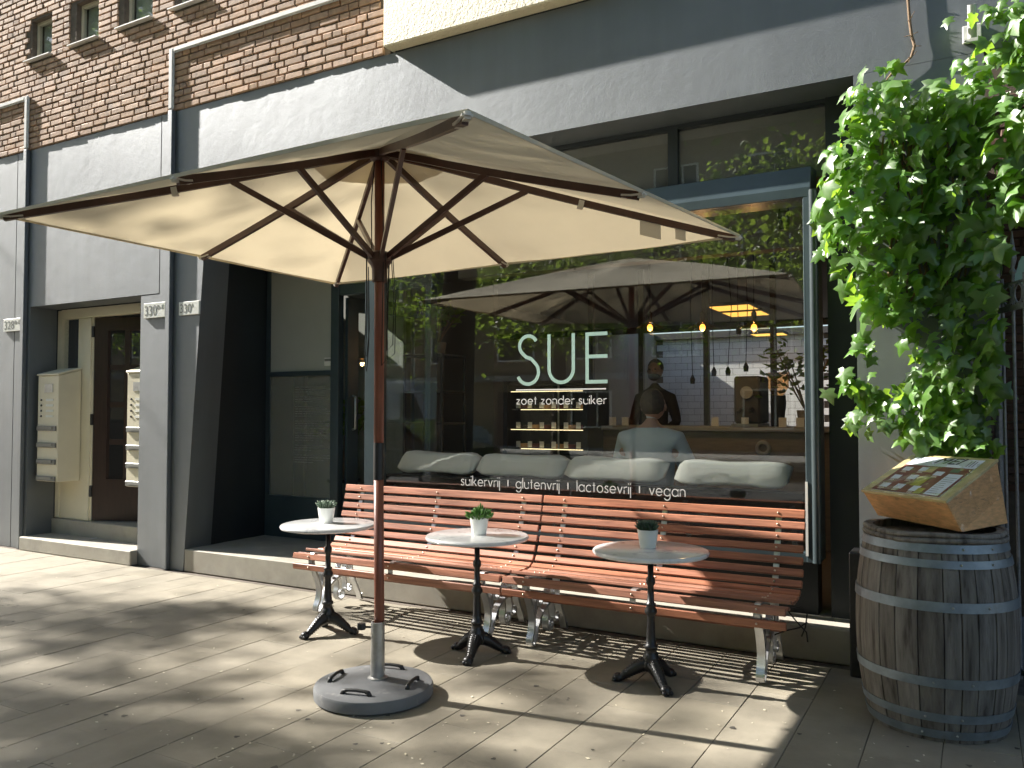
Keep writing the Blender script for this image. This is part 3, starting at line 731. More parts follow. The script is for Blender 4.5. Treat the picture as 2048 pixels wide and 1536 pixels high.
# indoor plants, foliage helper
def leaves(n, gen, size, mat, name, parent, elong=1.6):
    V = []; F = []
    for i in range(n):
        c, d = gen(i); d = Vector(d).normalized(); s_ = size * random.uniform(.7, 1.3)
        a_ = d.orthogonal(); a_.rotate(Matrix.Rotation(random.uniform(0, 6.28), 3, d)); a_.normalize()
        c = Vector(c); b_ = c + d * s_ * elong; n0 = len(V); nn = d.cross(a_) * s_ * .12
        V += [c, c + d * s_ * elong * .45 + a_ * s_ * .42 + nn, b_, c + d * s_ * elong * .45 - a_ * s_ * .42 + nn]
        F += [(n0, n0 + 1, n0 + 2), (n0, n0 + 2, n0 + 3)]
    mb = MB(); mb.v = [tuple(v) for v in V]; mb.f = F
    return mb.build(name, mat, parent)
def potted(name, label, cx_, cy_, z0, r, h, sp, n, ls):
    t = empty(name, (cx_, cy_, z0), label, 'plant')
    MB().lathe([(r * .75, 0), (r, h), (r * .9, h), (r * .85, h - .02)], (cx_, cy_, z0), 14).build('pot', m_wood, t, smooth='auto')
    st_ = MB(); tips = []
    for k in range(9):
        a_ = random.uniform(0, 6.28); q = sp * random.uniform(.4, 1)
        tip = Vector((cx_ + q * math.cos(a_), cy_ + q * math.sin(a_), z0 + h + sp * random.uniform(.7, 1.7)))
        st_.tube([(cx_, cy_, z0 + h - .02), (cx_ + q * .4 * math.cos(a_), cy_ + q * .4 * math.sin(a_), z0 + h + sp * .5), tip], .006, 5); tips.append(tip)
    st_.build('stem', m_stem, t)
    leaves(n, lambda i: (tips[i % 9] + Vector([random.gauss(0, sp * .22) for _ in range(3)]), [random.gauss(0, 1), random.gauss(0, 1), random.uniform(-.4, .8)]), ls, m_tree, 'foliage', t)
potted('branching_plant', 'tall branching plant on the counter at the right of the cafe', -1.42, 8.25, 1.33, .09, .16, .36, 170, .05)
potted('leafy_plant', 'leafy plant in a pot behind the entrance window', -5.75, 6.6, .78, .13, .26, .26, 150, .07)
sb = empty('plant_stool', (-5.75, 6.6, FLZ), 'small dark wooden stool under the leafy plant', 'stool')
MB().lathe([(.17, .54), (.17, .572)], (-5.75, 6.6, FLZ), 16).build('seat', m_door, sb)
for q in range(3):
    a_ = q * 2.1; MB().tube([(-5.75 + .09 * math.cos(a_), 6.6 + .09 * math.sin(a_), FLZ + .54), (-5.75 + .17 * math.cos(a_), 6.6 + .17 * math.sin(a_), FLZ)], .014, 6).build('leg', m_door, sb)
MB().box(-6.9, -5.25, 6.95, 7.0, FLZ, 3.1).box(-6.95, -6.9, 6.2, 7.0, FLZ, 3.1).build('partition_board', m_frost, rm)
sh = empty('metal_shelf', (-4.6, 6.7, FLZ), 'thin black metal shelf rack inside the bay window', 'shelf')
for x in (-4.95, -4.5):
    for y in (6.55, 6.95): MB().box(x, x + .022, y, y + .022, FLZ, 2.02).build('upright', m_black, sh)
for z_ in (1.05, 1.35, 1.66, 2.02): MB().box(-4.95, -4.478, 6.55, 6.972, z_, z_ + .02).build('shelf_board', m_black, sh)
potted('shelf_plant', 'palm like plant on top of the metal shelf', -4.66, 6.75, 2.042, .08, .12, .2, 90, .07)
# pendant lamps
for i, (px, lab) in enumerate(((1300, 'left'), (1405, 'middle'), (1508, 'right'))):
    q = at(px, 655, 7.3)
    t = empty('pendant_lamp', (q.x, 7.3, q.z), f'{lab} one of three glowing amber pendant bulbs in the cafe', 'lamp', 'pendant bulbs over the counter')
    MB().sphere((q.x, 7.3, q.z), .026, 10, 8, (1, 1, 1.25)).build('bulb', m_bulb, t, smooth=True)
    MB().lathe([(.02, .07), (.035, .045), (.13, -.005), (.128, -.01)], (q.x, 7.3, q.z), 18, cap=False).build('shade', m_amber, t, smooth=True)
    MB().lathe([(.02, .05), (.024, .13), (.008, .15)], (q.x, 7.3, q.z), 10).build('socket', m_black, t)
    MB().tube([(q.x, 7.3, q.z + .15), (q.x, 7.3, 3.16)], .004, 5).build('cord', m_black, t)
    pl_ = bpy.data.lights.new('bulb_light', 'POINT'); pl_.energy = 1.2; pl_.color = (1, .6, .25); pl_.shadow_soft_size = .03
    po_ = bpy.data.objects.new('bulb_light', pl_); COL.objects.link(po_); po_.parent = t; po_.location = (0, 0, -.05)
for i, (px, z_) in enumerate(((1385, 1.78), (1428, 1.86), (1456, 1.86), (1478, 2.3), (1492, 1.9))):
    q = at(px, 745, 8.8)
    t = empty('bare_socket', (q.x, 8.8, z_), f'unlit black lamp socket on a cord, number {["one", "two", "three", "four", "five"][i]} from the left behind the counter', 'lamp', 'unlit hanging sockets')
    MB().lathe([(.024, 0), (.03, .05), (.012, .09), (.005, .1)], (q.x, 8.8, z_), 8).build('socket', m_black, t); MB().tube([(q.x, 8.8, z_ + .1), (q.x + random.uniform(-.05, .05), 8.8, 2.6), (q.x, 8.8, 3.16)], .004, 4).build('cord', m_black, t)
# ceiling lamps (flat glowing panels)
names = ['nearest', 'second', 'third', 'fourth', 'farthest']
for i, (x, y, wx, wy) in enumerate(((-3.30, 12.9, .62, .6), (-3.32, 13.8, .62, .6), (-3.95, 15.7, .7, .5), (-3.05, 15.9, .62, .5), (-3.8, 17.8, .65, .5))):
    t = empty('ceiling_lamp', (x, y, 3.12), f'{names[i]} of the square warm ceiling lamps at the back of the cafe', 'lamp', 'square ceiling lamps')
    MB().box(x - wx / 2, x + wx / 2, y - wy / 2, y + wy / 2, 3.10, 3.105).build('diffuser', m_panel, t); MB().box(x - wx / 2 - .02, x + wx / 2 + .02, y - wy / 2 - .02, y + wy / 2 + .02, 3.106, 3.158).build('housing', m_black, t)
# spot light under the bulkhead
sp_ = empty('track_spotlight', (-1.17, 6.0, 3.0), 'black track spotlight hanging at the top of the bay window', 'spotlight')
MB().box(-1.23, -1.11, 5.97, 6.03, 3.0, 3.048).build('base', m_black, sp_); MB().tube([(-1.2, 6, 3.0), (-1.2, 6, 2.86)], .006, 5).tube([(-1.14, 6, 3.0), (-1.14, 6, 2.86)], .006, 5).build('yoke', m_black, sp_)
MB().lathe([(.035, -.03), (.05, .07), (.035, .1)], (-1.17, 6, 2.80), 12).build('head', m_black, sp_, smooth='auto')
# window seat with cushions
ws = empty('window_seat', (-2.6, 5.7, FLZ), 'black window seat along the inside of the bay', 'seat')
MB().box(-4.25, -.95, 5.36, 5.52, .6, .965).build('ledge', m_black, ws); MB().box(-4.25, -.95, 5.53, 6.05, .56, .66).build('seat_board', m_intd, ws)
MB().box(-4.2, -1.0, 5.95, 6.0, FLZ, .56).build('front_board', m_intd, ws)
def cushion(x0, x1, label):
    nx, ns = 16, 14; v = []; f = []
    L = x1 - x0
    for i in range(nx + 1):
        u = i / nx; e = min(1, min(u, 1 - u) * 7) ** .45
        for k in range(ns):
            q = 2 * math.pi * k / ns; cy = math.copysign(abs(math.cos(q)) ** .42, math.cos(q)); cz = math.copysign(abs(math.sin(q)) ** .42, math.sin(q))
            nz = mnoise.noise(Vector((x0 * 3 + u * 5, cy, cz * 1.5))) * .008
            lean = .03 * cz
            v.append((x0 + L * u + (.012 * cz if i in (0, nx) else 0), 5.55 + lean + (.075 + nz) * cy * (.55 + .45 * e), 1.062 + (.096 + nz - .018 * math.sin(u * 3.14)) * cz * (.55 + .45 * e)))
    for i in range(nx):
        for k in range(ns): f.append((i * ns + k, i * ns + (k + 1) % ns, (i + 1) * ns + (k + 1) % ns, (i + 1) * ns + k))
    f.append(tuple(range(ns))[::-1]); f.append(tuple(nx * ns + k for k in range(ns)))
    o = MB().add(v, f).build('cushion', m_cush, smooth=True)
    tag(o, label, 'cushion', 'white cushions on the window seat')
cushion(-4.19, -3.45, 'leftmost white cushion behind the shop window'); cushion(-3.42, -2.67, 'second white cushion from the left behind the shop window')
cushion(-2.65, -1.9, 'white cushion behind the shop window just left of the seated person'); cushion(-1.81, -1.06, 'rightmost white cushion behind the shop window')

# people: continuous skinned bodies
def skin_body(name, verts, edges, radii, mat, parent, sub=2, root=0):
    me = bpy.data.meshes.new(name); me.from_pydata(verts, edges, [])
    o = bpy.data.objects.new(name, me); COL.objects.link(o)
    mod = o.modifiers.new('skin', 'SKIN'); mod.use_smooth_shade = True
    sv = me.skin_vertices[0].data
    for i, r_ in enumerate(radii): sv[i].radius = r_ if isinstance(r_, tuple) else (r_, r_)
    sv[root].use_root = True
    o.modifiers.new('sub', 'SUBSURF').levels = sub; o.modifiers['sub'].render_levels = sub
    dg = bpy.context.evaluated_depsgraph_get(); dg.update()
    m2 = bpy.data.meshes.new_from_object(o.evaluated_get(dg)); bpy.data.objects.remove(o)
    m2.materials.clear(); m2.materials.append(mat); m2.shade_smooth()
    m2.transform(Matrix.Translation(-WL[parent.name]))
    return link(name, m2, parent)
px_, py_ = -2.16, 5.98
pe = empty('person', (px_, py_, .66), 'seated person in a grey blue sweater seen from behind through the window', 'person')
V = [(px_, py_, .76), (px_, py_ - .02, .95), (px_, py_ - .03, 1.15), (px_, py_ - .02, 1.27), (px_, py_, 1.37), (px_, py_ + .01, 1.44),
     (px_ - .20, py_ - .01, 1.26), (px_ - .275, py_ + .03, 1.02), (px_ - .22, py_ + .26, .93), (px_ - .12, py_ + .40, .95),
     (px_ + .20, py_ - .01, 1.26), (px_ + .285, py_ + .04, 1.03), (px_ + .24, py_ + .26, .93), (px_ + .12, py_ + .42, .95),
     (px_ - .11, py_ + .12, .75), (px_ - .12, py_ + .52, .74), (px_ - .12, py_ + .56, .30), (px_ + .11, py_ + .12, .75), (px_ + .12, py_ + .52, .74), (px_ + .12, py_ + .56, .30)]
Ed = [(0, 1), (1, 2), (2, 3), (3, 4), (4, 5), (3, 6), (6, 7), (7, 8), (8, 9), (3, 10), (10, 11), (11, 12), (12, 13), (0, 14), (14, 15), (15, 16), (0, 17), (17, 18), (18, 19)]
rad = [.16, (.17, .13), (.19, .13), (.15, .11), .055, .055, .085, .06, .05, .04, .085, .06, .05, .04, .10, .07, .05, .10, .07, .05]
body = skin_body('body', V, Ed, rad, m_skin, pe)
hd = MB().sphere((px_ + .01, py_ + .03, 1.525), .092, 16, 12, (.92, 1.08, 1.22)).sphere((px_ + .105, py_ + .02, 1.51), .022, 8, 6, (.4, .8, 1.3)).sphere((px_ - .083, py_ + .02, 1.51), .022, 8, 6, (.4, .8, 1.3)).sphere((px_ + .02, py_ + .135, 1.51), .02, 8, 6).build('head', m_skin, pe, smooth=True)
hm = MB().sphere((px_ + .005, py_ + .015, 1.54), .099, 18, 12, (.96, 1.02, 1.16)); hm.v = [(x + .006 * mnoise.noise(Vector((x, y, z)) * 40), y - max(0, (y - py_ - .03)) * .8, max(z, 1.455 + max(0, y - py_) * .8)) for x, y, z in hm.v]
hm.build('hair', m_hair, pe, smooth=True)
skin_body('sweater', V[:14], [e for e in Ed if max(e) < 14 and e not in ((4, 5), (3, 4))] + [(3, 4)], [.175, (.195, .15), (.21, .15), (.13, .11), .062, .05, .088, .076, .062, .05, .088, .076, .062, .05], m_shirt, pe)
p2 = at(1310, 760, 8.75); qx, qy = p2.x, 8.75
pf = empty('person', (qx, qy, FLZ), 'standing person in dark clothes behind the counter', 'person')
V = [(qx, qy, 1.10), (qx, qy, 1.3), (qx, qy, 1.52), (qx, qy, 1.64), (qx, qy, 1.75), (qx, qy, 1.8), (qx - .18, qy, 1.62), (qx - .25, qy - .02, 1.36), (qx - .2, qy - .22, 1.28), (qx + .18, qy, 1.62), (qx + .26, qy - .02, 1.36), (qx + .2, qy - .22, 1.28), (qx - .1, qy, .95), (qx - .1, qy, .60), (qx - .1, qy, .26), (qx + .1, qy, .95), (qx + .1, qy, .6), (qx + .1, qy, .26)]
Ed = [(0, 1), (1, 2), (2, 3), (3, 4), (4, 5), (3, 6), (6, 7), (7, 8), (3, 9), (9, 10), (10, 11), (0, 12), (12, 13), (13, 14), (0, 15), (15, 16), (16, 17)]
skin_body('body', V, Ed, [.14, (.15, .11), (.18, .12), (.14, .1), .05, .05, .075, .055, .045, .075, .055, .045, .10, .07, .05, .10, .07, .05], m_dark, pf)
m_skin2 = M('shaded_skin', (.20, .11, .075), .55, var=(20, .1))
MB().sphere((qx, qy, 1.93), .09, 16, 12, (.9, 1.05, 1.25)).sphere((qx, qy - .098, 1.925), .016, 8, 6, (.8, 1, 1.5)).sphere((qx - .085, qy, 1.92), .02, 6, 5, (.4, .8, 1.3)).sphere((qx + .085, qy, 1.92), .02, 6, 5, (.4, .8, 1.3)).build('head', m_skin2, pf, smooth=True)
for sx_ in (-1, 1): MB().sphere((qx + sx_ * .032, qy - .086, 1.945), .011, 8, 6, (1.3, .6, .8)).build('eye', m_dark, pf, smooth=True)
MB().sphere((qx, qy - .03, 1.87), .072, 12, 8, (.95, .95, .75)).build('beard', m_dark, pf, smooth=True)
MB().sphere((qx, qy + .025, 1.965), .094, 14, 10, (.95, 1, 1.1)).build('hair', m_dark, pf, smooth=True)

# ------------------------------------------------------------------ benches
PROF = [(5.092, .868), (5.080, .815), (5.058, .74), (5.032, .66), (5.003, .58), (4.972, .505), (4.935, .45), (4.88, .418), (4.80, .408), (4.71, .412), (4.62, .430), (4.56, .442), (4.528, .442), (4.512, .420), (4.508, .388), (4.510, .348)]
def resample(poly, step):
    P = [Vector((0, y, z)) for y, z in poly]
    fine = []
    for i in range(len(P) - 1):
        p0, p1, p2, p3 = P[max(i - 1, 0)], P[i], P[i + 1], P[min(i + 2, len(P) - 1)]
        for k in range(12):
            t = k / 12; fine.append(.5 * (2 * p1 + (p2 - p0) * t + (2 * p0 - 5 * p1 + 4 * p2 - p3) * t * t + (3 * p1 - p0 - 3 * p2 + p3) * t ** 3))
    fine.append(P[-1]); L = [0]
    for a_, b_ in zip(fine[:-1], fine[1:]): L.append(L[-1] + (b_ - a_).length)
    res = []; s_ = 0; i = 0
    while s_ <= L[-1] + 1e-6:
        while i < len(L) - 2 and L[i + 1] < s_: i += 1
        t = (s_ - L[i]) / max(1e-9, L[i + 1] - L[i]); res.append((fine[i].lerp(fine[i + 1], t), (fine[i + 1] - fine[i]).normalized())); s_ += step
    return res, L[-1]
_, LT = resample(PROF, .1)
NS = 15; stn, _ = resample(PROF, LT / (NS - 1) - 1e-6)
bolt_me = MB().sphere((0, 0, 0), .0065, 6, 4).mesh('bolt', m_bolt, True)
def bench(x0, x1, label):
    t = empty('slatted_bench', ((x0 + x1) / 2, 4.8, 0), label, 'bench', 'red slatted benches under the shop window')
    xs_ = [x0 + .155, (x0 + x1) / 2, x1 - .155]
    for k, (p, d) in enumerate(stn):
        n = Vector((0, -d.z, d.y)); 
        if n.z < 0 and n.y > 0: n = -n
        n = Vector((1, 0, 0)).cross(d) * -1
        if k < 6 and n.y > 0 or (6 <= k < 12 and n.z < 0) or (k >= 12 and n.y > 0): n = -n
        wd = .044 if k else .052; th = .021
        j = random.uniform(-.003, .003); e0, e1 = x0 + random.uniform(-.004, .004), x1 + random.uniform(-.004, .004)
        c = p + n * (.006 + th / 2)
        pts = [c + d * (wd / 2) * sd - n * (th / 2) for sd in (-1, 1)] + [c + d * (wd / 2) * sd + n * (th / 2) for sd in (1, -1)]
        mb = MB(); mb.add([(e0, q.y, q.z) for q in pts] + [(e1, q.y, q.z) for q in pts], [(0, 1, 2, 3), (7, 6, 5, 4), (0, 4, 5, 1), (1, 5, 6, 2), (2, 6, 7, 3), (3, 7, 4, 0)])
        so_ = mb.build('slat', m_slat, t, bevel=.0045)
        for xb in xs_:
            q = c + n * (th / 2 + .001)
            o = link('bolt', bolt_me, so_, Vector((xb, q.y, q.z)) - WL[t.name])
    path, _ = resample(PROF, .03)
    for i, xb in enumerate(xs_):
        MB().ribbon([(xb, p.y, p.z) for p, d in path], (1, 0, 0), .034, .010).build('back_strap', m_alu, t)
        if i == 1: continue
        fr_ = MB(); wd = (1, 0, 0)
        def strip(pts, th=.009, w_=.036):
            q, _ = resample(pts, .015); fr_.ribbon([(xb, p.y, p.z) for p, d in q], wd, w_, th)
        def spiral(cy, cz, r0, a0, turns, sgn):
            return [(cy + r0 * (1 - .62 * k / 14) * math.cos(a0 + sgn * turns * 6.283 * k / 14), cz + r0 * (1 - .62 * k / 14) * math.sin(a0 + sgn * turns * 6.283 * k / 14)) for k in range(15)]
        strip([(4.515, .40), (4.535, .33), (4.575, .25), (4.60, .17), (4.59, .10), (4.565, .04), (4.575, .010)], .017, .046)
        strip([(4.592, .010), (4.625, .05), (4.655, .12), (4.70, .18), (4.77, .222), (4.85, .238), (4.93, .232), (4.965, .225)], .015, .046)
        strip([(4.618, .20)] + spiral(4.672, .278, .060, 3.75, 1.15, -1), .012, .044)
        strip([(4.77, .224), (4.79, .16), (4.78, .12)] + spiral(4.825, .095, .046, 3.14, 1.15, 1), .012, .044)
        strip([(4.86, .238), (4.88, .17)] + spiral(4.915, .13, .038, 3.14, 1.0, 1), .012, .044)
        strip([(4.785, .228)] + spiral(4.845, .29, .05, 3.7, 1.0, -1), .012, .044)
        strip([(4.95, .455), (4.94, .36), (4.945, .26), (4.985, .16), (5.035, .07), (5.06, .010)], .017, .046)
        strip([(5.075, .012), (5.05, .035), (5.065, .055)], .014, .046)
        fr_.build('leg_frame', m_alu, t, smooth='auto')
    MB().box(x0 + .10, x1 - .06, 4.735, 4.765, .252, .278).build('stretcher', m_slat, t, bevel=.004)
    return t
bench(-4.39, -2.625, 'red slatted bench on the left, behind the umbrella pole')
bench(-2.612, -.885, 'red slatted bench on the right, its end by the barrel')

# ------------------------------------------------------------------ cafe tables
tb = empty('cafe_table', (0, 0, 0))
m_marble = M('white_marble', (.74, .75, .76), .13, var=(5, .06), var2=(9, (.45, .46, .50), .58, .70), coat=.3)
MB().lathe([(.296, .700), (.310, .704), (.315, .712), (.315, .718), (.309, .726), (.30, .728)], (0, 0, 0), 56).build('marble_top', m_marble, tb, smooth='auto')
MB().lathe([(.10, .685), (.10, .699)], (0, 0, 0), 16).build('top_plate', m_iron, tb)
MB().lathe([(.017, .684), (.016, .58), (.024, .57), (.026, .555), (.024, .54), (.017, .53), (.019, .44), (.028, .435), (.028, .425), (.022, .42), (.034, .40), (.034, .385), (.022, .37), (.021, .36), (.025, .25), (.029, .215), (.037, .21), (.037, .195), (.028, .19), (.036, .165), (.044, .15), (.046, .12), (.036, .085), (.02, .07)], (0, 0, 0), 16).build('column', m_iron, tb, smooth=True)
for k in range(3):
    a_ = R(20 + 120 * k); lg = MB()
    P_ = []; rr_ = []
    def fz(u): return .088 * (1 - u) ** 1.1 + .020 + .024 * math.sin(u * 3.14) * (1 - u)
    for i in range(25):
        u = i / 24; r_ = .015 + .160 * u
        P_.append((r_ * math.cos(a_), r_ * math.sin(a_), fz(u))); rr_.append((.027 * (1 - u) ** .7 + .0145) * (1.12 if i % 2 else .88))
    lg.tube(P_, rr_, 10)
    lg.sphere((.178 * math.cos(a_), .178 * math.sin(a_), .024), .029, 10, 7, (1.1, 1.1, .85))
    for k2 in (-1, 0, 1):
        q_ = a_ + k2 * .095; lg.sphere((.200 * math.cos(q_), .200 * math.sin(q_), .014), .013, 8, 6)
    for i in range(9):
        u = .14 + .085 * i; r_ = .015 + .160 * u
        for sd_ in (-1, 1): lg.sphere((r_ * math.cos(a_) - sd_ * .011 * math.sin(a_), r_ * math.sin(a_) + sd_ * .011 * math.cos(a_), fz(u) + (.027 * (1 - u) ** .7 + .0145) * .9), .0075, 6, 5)
    lg.build('foot', m_iron, tb, smooth=True)
    a2 = a_ + R(60); MB().sphere((.036 * math.cos(a2), .036 * math.sin(a2), .105), .02, 8, 6, (1, 1, 1.6)).build('rosette', m_iron, tb, smooth=True)
tabs = [((-3.79, 4.20), 'left round marble table, partly behind the umbrella pole', 0), ((-2.655, 4.262), 'middle round marble table holding the bushy green plant', 25), ((-1.56, 4.292), 'right round marble table nearest to the barrel', 55)]
for i, ((x, y), lab, rz) in enumerate(tabs):
    o = tb if i == 0 else dup(tb)
    o.location = (x, y, 0); o.rotation_euler = (0, 0, R(rz)); tag(o, lab, 'table', 'round marble cafe tables')
    WL[o.name] = Vector((x, y, 0))
# succulents
def pot(x, y, label, kind):
    z0 = .7295
    t = empty('potted_succulent', (x, y, z0), label, 'potted plant', 'succulents on the cafe tables')
    MB().lathe([(.042, 0), (.044, .004), (.058, .098), (.0585, .10), (.054, .10), (.052, .088)], (x, y, z0), 24).build('pot', m_pot, t, smooth='auto')
    MB().lathe([(.0515, .082), (.052, .0875)], (x, y, z0), 16).build('soil', m_soil, t)
    mb = MB()
    def fat(c, d, l, w_):
        d = Vector(d).normalized(); pts = []; rr = []
        for i in range(5):
            u = i / 4; pts.append(Vector(c) + d * l * u + Vector((0, 0, .25 * l * u * u))); rr.append(max(.0008, w_ * math.sin(math.pi * (.12 + .86 * u)) ** .8))
        mb.tube(pts, rr, 6, flat=.5)
    if kind == 1:
        for cx_, cy_ in ((-.02, -.01), (.022, .004), (0, .022)):
            for ring, (n, el, l) in enumerate(((7, .35, .058), (6, .9, .055), (4, 1.8, .045))):
                for k in range(n):
                    a_ = k * 6.283 / n + ring * .5; fat((x + cx_, y + cy_, z0 + .098), (math.cos(a_), math.sin(a_), el), l, .011)
        mat = m_succ1
    elif kind == 2:
        for k in range(120):
            a_ = random.uniform(0, 6.28); r_ = .06 * math.sqrt(random.random()); h = .095 + random.uniform(0, .055) * (1.15 - r_ / .07)
            fat((x + r_ * math.cos(a_), y + r_ * math.sin(a_), z0 + h), (math.cos(a_) * (r_ * 14 + .2) + random.gauss(0, .4), math.sin(a_) * (r_ * 14 + .2) + random.gauss(0, .4), random.uniform(.2, 1.2)), .038, .0075)
        mat = m_succ2
    else:
        for cx_, cy_ in ((-.022, -.014), (.02, -.01), (0, .02), (0, -.004)):
            for ring, (n, el, l) in enumerate(((9, .35, .052), (8, .8, .056), (6, 1.4, .052), (3, 3, .045))):
                for k in range(n):
                    a_ = k * 6.283 / n + ring * .4; fat((x + cx_, y + cy_, z0 + .096), (math.cos(a_), math.sin(a_), el), l, .008)
        mat = m_succ3
    mb.build('leaf_rosette', mat, t, smooth=True)
pot(-3.83, 4.225, 'pale grey green succulent in a white pot on the left table', 1)
pot(-2.655, 4.285, 'bushy bright green succulent in a white pot on the middle table', 2)
pot(-1.585, 4.32, 'dark spiky succulent in a white pot on the right table', 3)

# ------------------------------------------------------------------ umbrella
UX, UY = -2.765, 3.45
um = empty('parasol', (UX, UY, 0), 'large cream canvas parasol with dark wooden ribs and pole', 'parasol')
def near(px, py, P):
    d = Vector(_f + _r * (px - 1024) / FPX - _u * (py - 768) / FPX).normalized(); C = Vector((0, 0, CAM_H)); return C + d * (Vector(P) - C).dot(d)
mdl = []
ca, sa = math.cos(R(-4.18)), math.sin(R(-4.18))
for sx, sy in ((1, -1), (-1, -1), (-1, 1), (1, 1)):
    hx, hy = ca * sx * 1.51 - sa * sy * 1.249, sa * sx * 1.51 + ca * sy * 1.249
    mdl.append(Vector((-2.746 + hx, 3.422 + hy, 2.452 - .016 * hx + .017 * hy)))
CR = [near(935, 219, mdl[0]), near(-4, 427, mdl[1]), near(672, 566, mdl[2]), near(1480, 470, mdl[3])]   # near, left, far, right
EDG = []
for i in range(4): EDG += [CR[i], (CR[i] + CR[(i + 1) % 4]) / 2]
HUB = Vector((UX - .005, UY, 2.905))
cv = MB(); NSUB = 10
def canopy_pt(i, u, v):     # sector i (0..7), u from hub to edge, v across
    a_, b_ = EDG[i], EDG[(i + 1) % 8]
    e = a_.lerp(b_, v); p = HUB.lerp(e, u)
    sag = -.035 * math.sin(math.pi * v) * math.sin(math.pi * min(u, 1) * .9) + .012 * math.sin(u * math.pi)
    return p + Vector((0, 0, sag + .007 * mnoise.noise(p * 3.3)))
for i in range(8):
    vv = []; ff = []
    for a_ in range(NSUB + 1):
        for b_ in range(NSUB + 1): vv.append(canopy_pt(i, a_ / NSUB, b_ / NSUB))
    for a_ in range(NSUB):
        for b_ in range(NSUB):
            q = a_ * (NSUB + 1) + b_; ff.append((q, q + 1, q + NSUB + 2, q + NSUB + 1))
    cv.add(vv, ff)
cpy = cv.build('canopy', m_canvas, um, smooth='auto')
# hem
hem = MB()
for i in range(8): hem.ribbon([EDG[i].lerp(EDG[(i + 1) % 8], k / 6) + Vector((0, 0, -.006)) for k in range(7)], (0, 0, 1), .016, .004)
hem.build('hem', m_canvas, cpy)
# vent reinforcement under the top
vt = MB()
for i in range(8):
    a_, b_ = HUB.lerp(EDG[i], .20 if i % 2 == 0 else .26), HUB.lerp(EDG[(i + 1) % 8], .20 if i % 2 else .26)
    z_ = Vector((0, 0, -.012)); vt.add([HUB + z_, a_ + z_, b_ + z_], [(0, 1, 2)])
vt.build('vent_patch', m_canvas, cpy)
LH_ = Vector((UX, UY, 2.30))
for i in range(8):
    e = EDG[i]; corner = i % 2 == 0
    d = (e - HUB); hd_ = Vector((d.x, d.y, 0)).normalized(); wd = Vector((-hd_.y, hd_.x, 0))
    pts = [HUB + hd_ * .045 + Vector((0, 0, -.045))] + [HUB.lerp(e, u) + Vector((0, 0, -.026 - .012 * math.sin(u * 3.14))) for u in (.15, .3, .45, .6, .75, .9, .985)]
    rb_ = MB().ribbon(pts, wd, .022, .036).build('rib', m_rib, um)
    # strut
    f_ = .40 if corner else .46
    top = HUB.lerp(e, f_) + Vector((0, 0, -.05)); bot = LH_ + hd_ * .055
    MB().ribbon([bot, top], wd, .020, .030).build('strut', m_rib, um)
    # white pocket that holds the rib end
    pk = MB(); q0 = HUB.lerp(e, .93) + Vector((0, 0, -.038)); q1 = HUB.lerp(e, 1.0) + Vector((0, 0, -.016))
    pk.ribbon([q0, q0.lerp(q1, .5) + Vector((0, 0, -.004)), q1 + (q1 - q0).normalized() * .01], wd, .036, .024); pk.build('rib_pocket', m_patch, um, bevel=.008, seg=2)
    if corner and i in (2, 6):
        q = HUB.lerp(e, .55) + Vector((0, 0, -.05)); MB().ribbon([q - d.normalized() * .015, q + d.normalized() * .015], wd, .03, .045).build('rib_strap', m_patch, um)
# care labels on the right rib
e = EDG[6]
for f_, w_, h_ in ((.745, .12, .085), (.83, .06, .06)):
    p = HUB.lerp(e, f_) + Vector((0, 0, -.05)); d = (e - HUB).normalized()
    MB().ribbon([p - d * w_ / 2 + Vector((0, 0, -h_ / 2)), p + d * w_ / 2 + Vector((0, 0, -h_ / 2))], (0, 0, 1), h_, .002).build('care_label', m_patch, um)
MB().lathe([(.028, -.085), (.05, -.075), (.06, -.045), (.06, -.02), (.03, -.01)], HUB, 16).build('top_hub', m_rib, um, smooth='auto')
MB().lathe([(.036, -.13), (.040, -.13), (.042, -.06), (.05, -.04), (.066, -.02), (.066, .02), (.05, .03), (.036, .035)], LH_, 16).build('sliding_hub', m_rib, um, smooth='auto')
LX = .014   # the pole leans very slightly
MB().tube([(UX + LX, UY, .12), (UX, UY, 1.12)], .0265, 16).build('lower_pole', m_pole, um, smooth=True)
MB().tube([(UX, UY, 1.31), (UX - .004, UY, 2.87)], .0265, 16).build('upper_pole', m_pole, um, smooth=True)
MB().tube([(UX, UY, 1.118), (UX, UY, 1.312)], .0285, 16).build('pole_joint', m_black, um, smooth='auto')
rp = MB()
for k, (dx, dy, z0, z1) in enumerate(((-.075, -.02, 2.3, 1.80), (-.055, -.04, 2.3, 1.72), (.06, -.03, 2.32, 1.75), (.085, -.01, 2.3, 1.83), (.11, -.03, 2.3, 1.78))):
    rp.tube([(UX + dx, UY + dy, z0), (UX + dx * 1.1 + .01, UY + dy, (z0 + z1) / 2), (UX + dx * 1.15, UY + dy, z1), (UX + dx * .8, UY + dy - .01, z1 - .03), (UX + dx * .7, UY + dy, z1 + .12), (UX + dx * .8, UY + dy, z0 - .05)], .0024, 5)
rp.tube([(UX - .03, UY - .01, 2.84), (UX - .035, UY - .03, 2.6), (UX - .03, UY - .03, 2.33)], .003, 5).tube([(UX + .03, UY - .03, 2.84), (UX + .045, UY - .03, 2.5), (UX + .05, UY - .03, 2.33)], .003, 5)
rp.build('pull_rope', m_rope, um)
bx, by = UX + .012, UY - .045
bs = MB().lathe([(.285, .0), (.305, .012), (.308, .055), (.302, .068), (.286, .074), (.06, .084), (.0, .084)], (bx, by, 0), 64, cap=False).build('base', m_basec, um, smooth='auto')
tag(bs, 'round grey weighted parasol base with four black handles')
